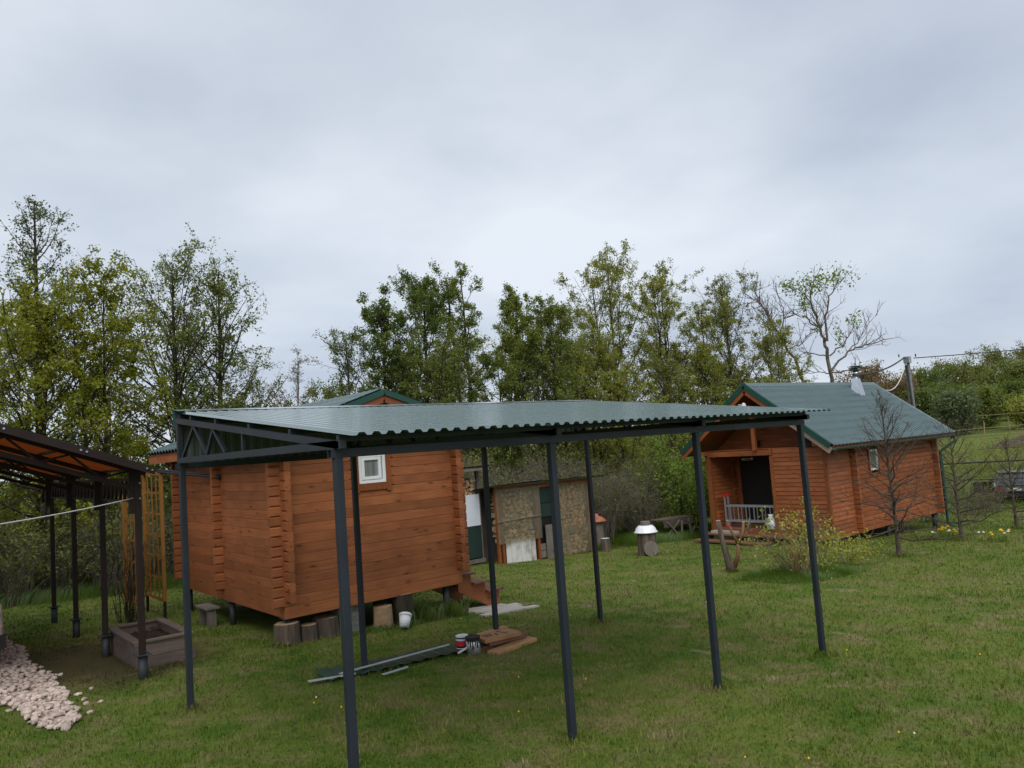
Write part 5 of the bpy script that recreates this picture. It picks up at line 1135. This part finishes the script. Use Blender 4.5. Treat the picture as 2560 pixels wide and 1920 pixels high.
def lawn():
    rng = np.random.default_rng(99); n = 235000
    r = np.exp(rng.uniform(math.log(3.3), math.log(42), n)); a = rng.uniform(-.86, .86, n); ca = math.atan2(FWD.y, FWD.x)
    x = CAM_POS[0] + r * np.cos(ca + a); y = CAM_POS[1] + r * np.sin(ca + a)
    cl_ = rng.normal(0, .02, (2, n)); x = np.round(x / .05) * .05 * .25 + x * .75 + cl_[0]; y = y + cl_[1]
    keep = np.ones(n, bool)
    for a0, a1, b0, b1 in ((2.2, 5.1, 6.3, 10.8), (.1, 1.25, 6.2, 7.85), (18, 24.9, 6.4, 10.3), (5.15, 6.3, 5.4, 6.25), (10.5, 13.9, 11.7, 13)): keep &= ~((x > a0) & (x < a1) & (y > b0) & (y < b1))
    ge = np.array([gravel_edge(t)[1] if 3.9 < t < 11.2 else -9 for t in y]); ge0 = np.array([gravel_edge(t)[0] if 3.9 < t < 11.2 else 9 for t in y]); keep &= ~((x < ge - .01) & (x > ge0 + .01))
    keep &= ~(((x + .15) * .75) ** 2 + ((y - 7.3) * .55) ** 2 < .5 * rng.uniform(.3, 1.4, n)) | (y > 9.4)
    keep &= ~((y > 16.9) & (x < 16))
    x, y, r = x[keep], y[keep], r[keep]
    px_ = np.repeat([2.0 * i for i in range(4)] * 2, 170); py_ = np.repeat([0.] * 4 + [3.605] * 4, 170); px_ = np.concatenate([px_, np.repeat([11.9, 12.0, 1.95, 13.98, 16.0, 20.25, 24.7], 260)]); py_ = np.concatenate([py_, np.repeat([5.4, 3.9, 5.98, 9.6, 3.65, 3.9, 4.0], 260)])
    nx_ = len(px_); tx, ty = px_ + rng.normal(0, .09, nx_), py_ + rng.normal(0, .09, nx_); extra = np.concatenate([np.zeros(len(x)), np.full(nx_, .035)])
    x = np.concatenate([x, tx]); y = np.concatenate([y, ty]); r = np.concatenate([r, np.hypot(tx - CAM_POS[0], ty - CAM_POS[1])]); n = len(x)
    tuft = .5 + .5 * np.sin(x * 2.3 + 2 * np.sin(y * 1.7)) * np.sin(y * 2.9 + 1.5 * np.sin(x * 1.3))
    rough = np.clip((x * .5 - y * .6 + r * 0 - 3.5) / 6, 0, 1)           # longer grass towards the right foreground
    h = (.026 + .026 * tuft + .024 * rough) * rng.uniform(.6, 1.4, n); w = .0045 + .00075 * r
    h = h * np.clip(1 + (r - 8) * .012, 1, 1.4) + extra * rng.uniform(.3, 1.5, n)
    blade_obj('lawn_grass', 'short mown green lawn grass with worn patches', np.stack([x, y, gz(x, y)], -1), h, w * rng.uniform(.7, 1.3, n), M_blade, 100, .9)
lawn()
def tallgrass(name, label, x0, x1, y0, y1, n, h, mat, seed, w=.012):
    rng = np.random.default_rng(seed); x = rng.uniform(x0, x1, n); y = rng.uniform(y0, y1, n); blade_obj(name, label, np.stack([x, y, gz(x, y) - .01], -1), h * rng.uniform(.4, 1.2, n), w * rng.uniform(.6, 1.3, n), mat, seed, .7)
tallgrass('tall_grass', 'unmown grass along the thicket behind the carport', -7, 9, 15.0, 18.6, 16000, .42, LF_tall, 110)
tallgrass('tall_grass', 'lush unmown grass round the trestle and chopping block', 14.0, 24, 11.6, 16.5, 16000, .36, LF_tall, 111, .016)
tallgrass('tall_grass', 'rough meadow grass beyond the east fence', 33, 60, -6, 20, 14000, .40, LF_tall, 112, .04)
tallgrass('weed_tuft', 'dark weeds under the right end of the log cabin', 4.1, 5.1, 5.75, 6.35, 900, .32, LF_dark, 113)
tallgrass('weed_tuft', 'weeds and grass along the stumps under the cabin', 2.9, 4.2, 5.75, 6.0, 500, .12, LF_tall, 114)
tallgrass('weed_tuft', 'grass collar round the planted bush by the house', 10.8, 13.2, 3.0, 4.7, 3000, .20, LF_tall, 115)
tallgrass('dry_stalks', 'straw coloured dead stalks in the middle of the yellow bush', 11.85, 12.25, 3.65, 4.05, 260, .95, LF_dry, 116, .010)

# ------------------------------------------------------------------ garden plants by the house
bush('forsythia_bush', 'yellow-green budding bush on the lawn in front of the house', 12.05, 3.9, 1.30, 1.15, 400, LF_gold, M_twig, 52, 1350, .060, 'garden shrubs', tw=6, stemr=.008)
bush('forsythia_bush', 'low yellow-green shoots at the foot of the house corner', 14.0, 3.9, .75, .8, 401, LF_gold, M_twig, 26, 900, .055, 'garden shrubs', tw=5, stemr=.006)
fk = thing('cut_trunk', 'pruned forked tree trunk with fresh pale cuts, left of the yellow bush', 'trunk', (11.9, 5.4, gz(11.9, 5.4)))
gk = gz(11.9, 5.4)
MB().tube([(11.9, 5.4, gk - .05), (11.86, 5.42, gk + .18), (11.76, 5.46, gk + .6), (11.68, 5.48, gk + 1.13)], [.12, .085, .058, .052], 12).build('left_stem', M_stump, fk, True)
MB().tube([(11.95, 5.36, gk + .1), (12.0, 5.28, gk + .35), (11.99, 5.24, gk + .62)], [.055, .042, .038], 10).build('right_stem', M_peel, fk, True)
MB().tube([(11.99, 5.24, gk + .60), (11.90, 5.30, gk + .85), (11.82, 5.35, gk + 1.12)], [.034, .028, .025], 9).build('branch', M_peel, fk, True)
MB().tube([(11.99, 5.24, gk + .60), (12.08, 5.15, gk + .85), (12.10, 5.13, gk + 1.06)], [.038, .034, .030], 9).build('branch', M_peel, fk, True)
MB().tube([(12.06, 5.17, gk + .80), (12.16, 5.06, gk + .95), (12.20, 5.03, gk + 1.15)], [.024, .02, .014], 8).build('branch', M_twig, fk, True)
for p, r in (((11.82, 5.35, gk + 1.125), .031), ((12.10, 5.13, gk + 1.065), .037), ((11.68, 5.48, gk + 1.132), .05)): MB().lathe(p, [(r, 0), (r * .95, .008)], 12).build('cut_face', M_pale, fk)
def sapling(label, X, Y, zt, r, seed, n1=46):
    tree('bare_sapling', label, X, Y, zt, r, None, M_sap, seed, base=.14, prof='cone', n1=n1, n2=6, n3=2, el=(2, 62), nol=True, twigr=.0035, tr=.055, grp='leafless saplings by the house', cat='sapling')
sapling('leafless sapling with fine side branches before the house wall', 16.0, 3.65, 3.0, 1.5, 501, 58)
sapling('leafless sapling right of the house downpipe', 20.25, 3.9, 2.3, 1.6, 502, 40)
sapling('smallest leafless sapling at the right edge', 24.7, 4.0, 1.6, 1.3, 503, 30)
rd = random.Random(9)
def flowers(label, X, Y, n, r, yel, seed):
    rng = np.random.default_rng(seed); o = thing('daffodil_clump', label, 'flowers', (X, Y, gz(X, Y)), 'daffodils by the saplings'); x = X + rng.normal(0, r, n * 9); y = Y + rng.normal(0, r, n * 9)
    blade_obj('leaves', None, np.stack([x, y, gz(x, y)], -1), rng.uniform(.12, .28, n * 9), rng.uniform(.01, .018, n * 9), LF_tall, seed, .5, o)
    for k in range(n):
        z = gz(x[k], y[k]) + rng.uniform(.2, .32); mb = MB().lathe((x[k], y[k], z), [(.018, -.01), (.045, .015), (.025, .018), (.022, .04)], 8); mb.build('flower', M_flowery if k % 3 < yel else M_floww, o)
flowers('orange-yellow daffodil clump left of the second sapling', 21.1, 4.6, 9, .16, 3, 601)
flowers('mixed pale daffodils at the foot of the second sapling', 20.4, 4.1, 7, .25, 1, 602)
flowers('white and yellow daffodils right of the second sapling', 20.3, 3.05, 9, .14, 2, 603)
flowers('few pale daffodils left of the saplings', 20.2, 4.65, 4, .15, 1, 604)
# dandelions in the lawn: too many to tell apart
rng = np.random.default_rng(44); mb = MB()
for k in range(36):
    r = math.exp(rng.uniform(math.log(4.5), math.log(20))); a = math.atan2(FWD.y, FWD.x) + rng.uniform(-.62, .3 if k % 3 else .6); x = CAM_POS[0] + r * math.cos(a); y = CAM_POS[1] + r * math.sin(a)
    s_ = .006 + .0004 * r; mb.lathe((x, y, gz(x, y) + .05), [(s_ * .4, 0), (s_, .008), (s_ * .5, .016)], 7, mi=0 if k % 5 else 1)
tag(mb.build('dandelions', [M_flowery, M_floww]), 'tiny yellow and white flowers dotted over the lawn', 'flowers', None, 'stuff')
# climber on the trellis
bush('bare_climber', 'leafless climbing vine stems wound up the rear trellis', 1.0, 10.6, 1.9, .42, 410, None, M_bark, 26, 0, .05, 'climbers', droop=.1, tw=4, cat='vine', stemr=.009)

# ================================================================== fences, pole, wires, cars
wf = thing('wire_fence', 'grey wire mesh boundary fence with posts behind the carport', 'fence', (1, 16.2, gz(1, 16.2)))
for k in range(8):
    x = -6 + k * 2.5; MB().tube([(x, 16.2, gz(x, 16.2) - .1), (x, 16.2, gz(x, 16.2) + 1.6)], .025, 8).build('post', M_grey, wf)
for z in (.05, .8, 1.5):
    MB().tube([(x, 16.2, gz(x, 16.2) + z) for x in np.linspace(-6, 11.5, 18)], .006, 4).build('wire', M_grey, wf)
W = Wood(); 
for x in np.arange(-6, 11.5, .12):
    g0 = gz(x, 16.2); W.seg([[x, 16.2, g0]], [[x + .9, 16.2, g0 + 1.5]], [.0022], [.0022], 3); W.seg([[x + .9, 16.2, g0]], [[x, 16.2, g0 + 1.5]], [.0022], [.0022], 3)
o = link('mesh', W.mesh('mesh', M_grey), wf); o['kind'] = 'stuff'
ef = thing('rail_fence', 'dark pipe rail fence crossing in front of the black car', 'fence', (34.6, 9, gz(34.6, 9)))
for y in (-4, 1.2, 6.4, 10.5, 15.0):
    MB().tube([(34.8, y, gz(34.8, y) - .1), (34.8, y, gz(34.8, y) + 1.45)], .055 if y != 10.5 else .12, 10).build('post', M_grey if y == 10.5 else M_pipe, ef)
for z in (2.05, 1.30, .05): MB().tube([(34.8, y, gz(34.8, y) + z) for y in (-5, 1, 7, 11)], .035 if z > 2 else .022, 8).build('rail', M_pipe, ef)
pf = thing('pole_fence', 'peeled pole fence along the ploughed field', 'fence', (73, 12, gz(73, 12)))
rd = random.Random(31)
for k in range(14):
    y = -18 + k * 3.6; MB().tube([(72.8, y, gz(72.8, y) - .2), (72.8 + rd.uniform(-.2, .2), y + rd.uniform(-.15, .15), gz(72.8, y) + rd.uniform(1.5, 2.8))], .04, 6).build('post', M_fpole, pf)
for z in (.35, 1.0):
    for k in range(7): MB().tube([(72.7, -18 + k * 7.2, gz(72.7, -18) + z + rd.uniform(-.15, .15)), (72.7, -18 + (k + 1) * 7.4, gz(72.7, -10) + z + rd.uniform(-.15, .15))], .032, 6).build('rail', M_fpole, pf)
pf2 = thing('pole_fence', 'farther peeled pole fence behind the ploughed field', 'fence', (93, 12, gz(93, 12)))
for k in range(20):
    y = -14 + k * 2.5; MB().tube([(93, y, gz(93, y) - .2), (93 + rd.uniform(-.2, .2), y, gz(93, y) + rd.uniform(1.4, 2.4))], .035, 6).build('post', M_fpole, pf2)
for z in (1.1,):
    for k in range(7): MB().tube([(92.9, -14 + k * 7, gz(93, -10) + z + rd.uniform(-.2, .2)), (92.9, -14 + (k + 1) * 7.2, gz(93, -5) + z + rd.uniform(-.2, .2))], .03, 6).build('rail', M_fpole, pf2)
up = thing('utility_pole', 'grey concrete utility pole with cable box behind the house', 'utility pole', (35.9, 11.4, gz(35.9, 11.4)))
gp_ = gz(35.9, 11.4)
MB().tube([(35.95, 11.4, gp_ - .3), (35.72, 11.4, 5.05)], [.095, .07], 12).build('pole', M_pole, up, True)
MB().tube([(36.0, 11.62, gp_ - .3), (35.74, 11.55, 5.0)], [.045, .035], 10).build('strut', M_pole, up, True)
MB().tube([(35.78, 11.26, gp_), (35.62, 11.44, 4.9)], .04, 8).build('cable_duct', M_wire, up, True)
bevel(MB().box(35.58, 35.84, 11.28, 11.56, 4.98, 5.30).build('cable_box', M_galv, up), .01)
for p in ((35.5, 11.7, 5.3), (35.9, 11.1, 5.25)): MB().tube([p, (p[0], p[1], p[2] + .14)], .03, 8).build('insulator', M_wire, up)
def wire(label, p, q, sag, r, mat=M_wire, n=14):
    p = Vector(p); q = Vector(q); tag(MB().tube([p.lerp(q, t) - Vector((0, 0, sag * 4 * t * (1 - t))) for t in np.linspace(0, 1, n)], r, 5).build('overhead_wire', mat, None, True), label, 'wire', 'wires from the utility pole')
wire('black cable from the pole to the house chimney', (35.55, 11.5, 5.25), (23.45, 7.95, 3.95), .18, .034)
wire('black cable from the pole off to the right edge', (35.9, 11.2, 5.2), (60, -14, 7.2), .6, .022)
wire('pale cable drooping from the pole to the house roof', (35.6, 11.5, 4.95), (25.6, 8.1, 3.5), .5, .022, M_rope)

def car(name, label, loc, rz, paint, door_open=False, plate=None):
    o = thing(name, label, 'car', (0, 0, 0)); Lh, Wh = 2.05, .82
    prof = [(-2.05, .42), (-2.08, .62), (-2.02, .84), (-1.98, .90), (-1.30, .95), (-.78, 1.36), (-.55, 1.41), (.45, 1.41), (.62, 1.37), (1.18, .96), (2.0, .86), (2.08, .70), (2.06, .40), (1.72, .30), (1.68, .48), (1.45, .62), (1.20, .62), (.97, .48), (.93, .28), (-.95, .28), (-.99, .48), (-1.22, .62), (-1.47, .62), (-1.70, .48), (-1.74, .30)]
    def wdt(z): return Wh if z < .92 else Wh - (z - .92) * .42
    n = len(prof); V = [(-wdt(z), x, z) for x, z in prof] + [(wdt(z), x, z) for x, z in prof]
    mb = MB(); mb.add(V, [tuple(range(n)), tuple(range(2 * n - 1, n - 1, -1))] + [(k, (k + 1) % n, (k + 1) % n + n, k + n) for k in range(n)])
    bevel(mb.build('body', paint, o), .03, 3)
    e_ = .006
    MB().add([(-.66, -1.27 - e_, .975), (.66, -1.27 - e_, .975), (.585, -.80 - e_, 1.345), (-.585, -.80 - e_, 1.345)], [(0, 1, 2, 3)]).build('rear_window', M_carglass, o)
    MB().add([(-.66, 1.16 + e_, .985), (.66, 1.16 + e_, .985), (.585, .64 + e_, 1.355), (-.585, .64 + e_, 1.355)], [(0, 1, 2, 3)]).build('windscreen', M_carglass, o)
    for sx in (-1, 1):
        MB().add([(sx * (Wh - .012 + e_), -1.12, .97), (sx * (Wh - .012 + e_), 1.0, .97), (sx * (Wh - .165 + e_), .56, 1.34), (sx * (Wh - .165 + e_), -.68, 1.34)], [(0, 1, 2, 3)]).build('side_window', M_carglass, o)
        MB().box(sx * .60 - .17, sx * .60 + .17, -2.095, -2.03, .64, .82).build('tail_lamp', M_lampred, o)
        MB().box(sx * .60 - .17, sx * .60 + .17, 2.03, 2.095, .64, .80).build('headlight', M_carglass, o)
        mr = MB().box(sx * (Wh + .10) - .09, sx * (Wh + .10) + .09, .62, .74, .93, 1.06).build('wing_mirror', paint, o); bevel(mr, .02, 2)
        for y in (-1.345, 1.325):
            wl = MB().tube([(sx * (Wh - .17), y, .30), (sx * (Wh + .005), y, .30)], .30, 24).build('wheel', M_rubber, o)
            MB().tube([(sx * (Wh + .004), y, .30), (sx * (Wh + .018), y, .30)], .185, 20).build('rim', M_galv, wl)
    MB().box(-Wh - .02, Wh + .02, -2.13, -2.02, .36, .52).build('bumper', M_wire, o); MB().box(-Wh - .02, Wh + .02, 2.02, 2.13, .36, .52).build('bumper', M_wire, o)
    MB().box(-.62, .62, -.85, .55, 1.412, 1.418).build('roof_panel', M_chrome if door_open else paint, o)
    MB().box(-.70, .70, -2.07, -1.99, .895, .915).build('chrome_strip', M_chrome, o)
    if door_open:
        MB().bar((-.84, .70, .62), (-1.72, .42, .62), .06, .56).build('door', paint, o)['label'] = 'open front door on the left side'
    if plate:
        p_ = MB().box(-.26, .26, -2.104, -2.098, .66, .77).build('licence_plate', M_white, o)
        fc = bpy.data.curves.new('plate_text', 'FONT'); fc.body = plate; fc.size = .105; fc.align_x = 'CENTER'; fc.extrude = .001; fc.materials.append(M_print)
        tmp = bpy.data.objects.new('tmp', fc); COL.objects.link(tmp); bpy.context.view_layer.update(); tm = bpy.data.meshes.new_from_object(tmp); bpy.data.objects.remove(tmp)
        if not tm.materials: tm.materials.append(M_print)
        to = link('plate_text', tm, p_, (0, -2.107, .678), (math.pi / 2, 0, 0))
    o.location = loc; o.rotation_euler = (0, 0, rz); return o
# the black car shows its tail to the camera; the beige one only its corner at the left edge
car('parked_car', 'black sedan with its driver door open on the meadow beyond the fence', (40.3, 9.05, gz(40.3, 9.05)), -1.25, M_carblack, True, 'O226MM40')
car('parked_car', 'beige car of which only the rear corner shows at the left edge', (-2.06, 9.30, gz(-2.0, 9.3) + .01), .0, M_carbeige)
# meadow flowers' neighbour: white paper scrap on the lawn
tag(MB().box(-.03, .03, -.012, .012, .035, .04).build('paper_scrap', M_white), 'tiny white scrap on the near lawn left of the front post', 'scrap').location = (-.17, .95, gz(-.17, .95))
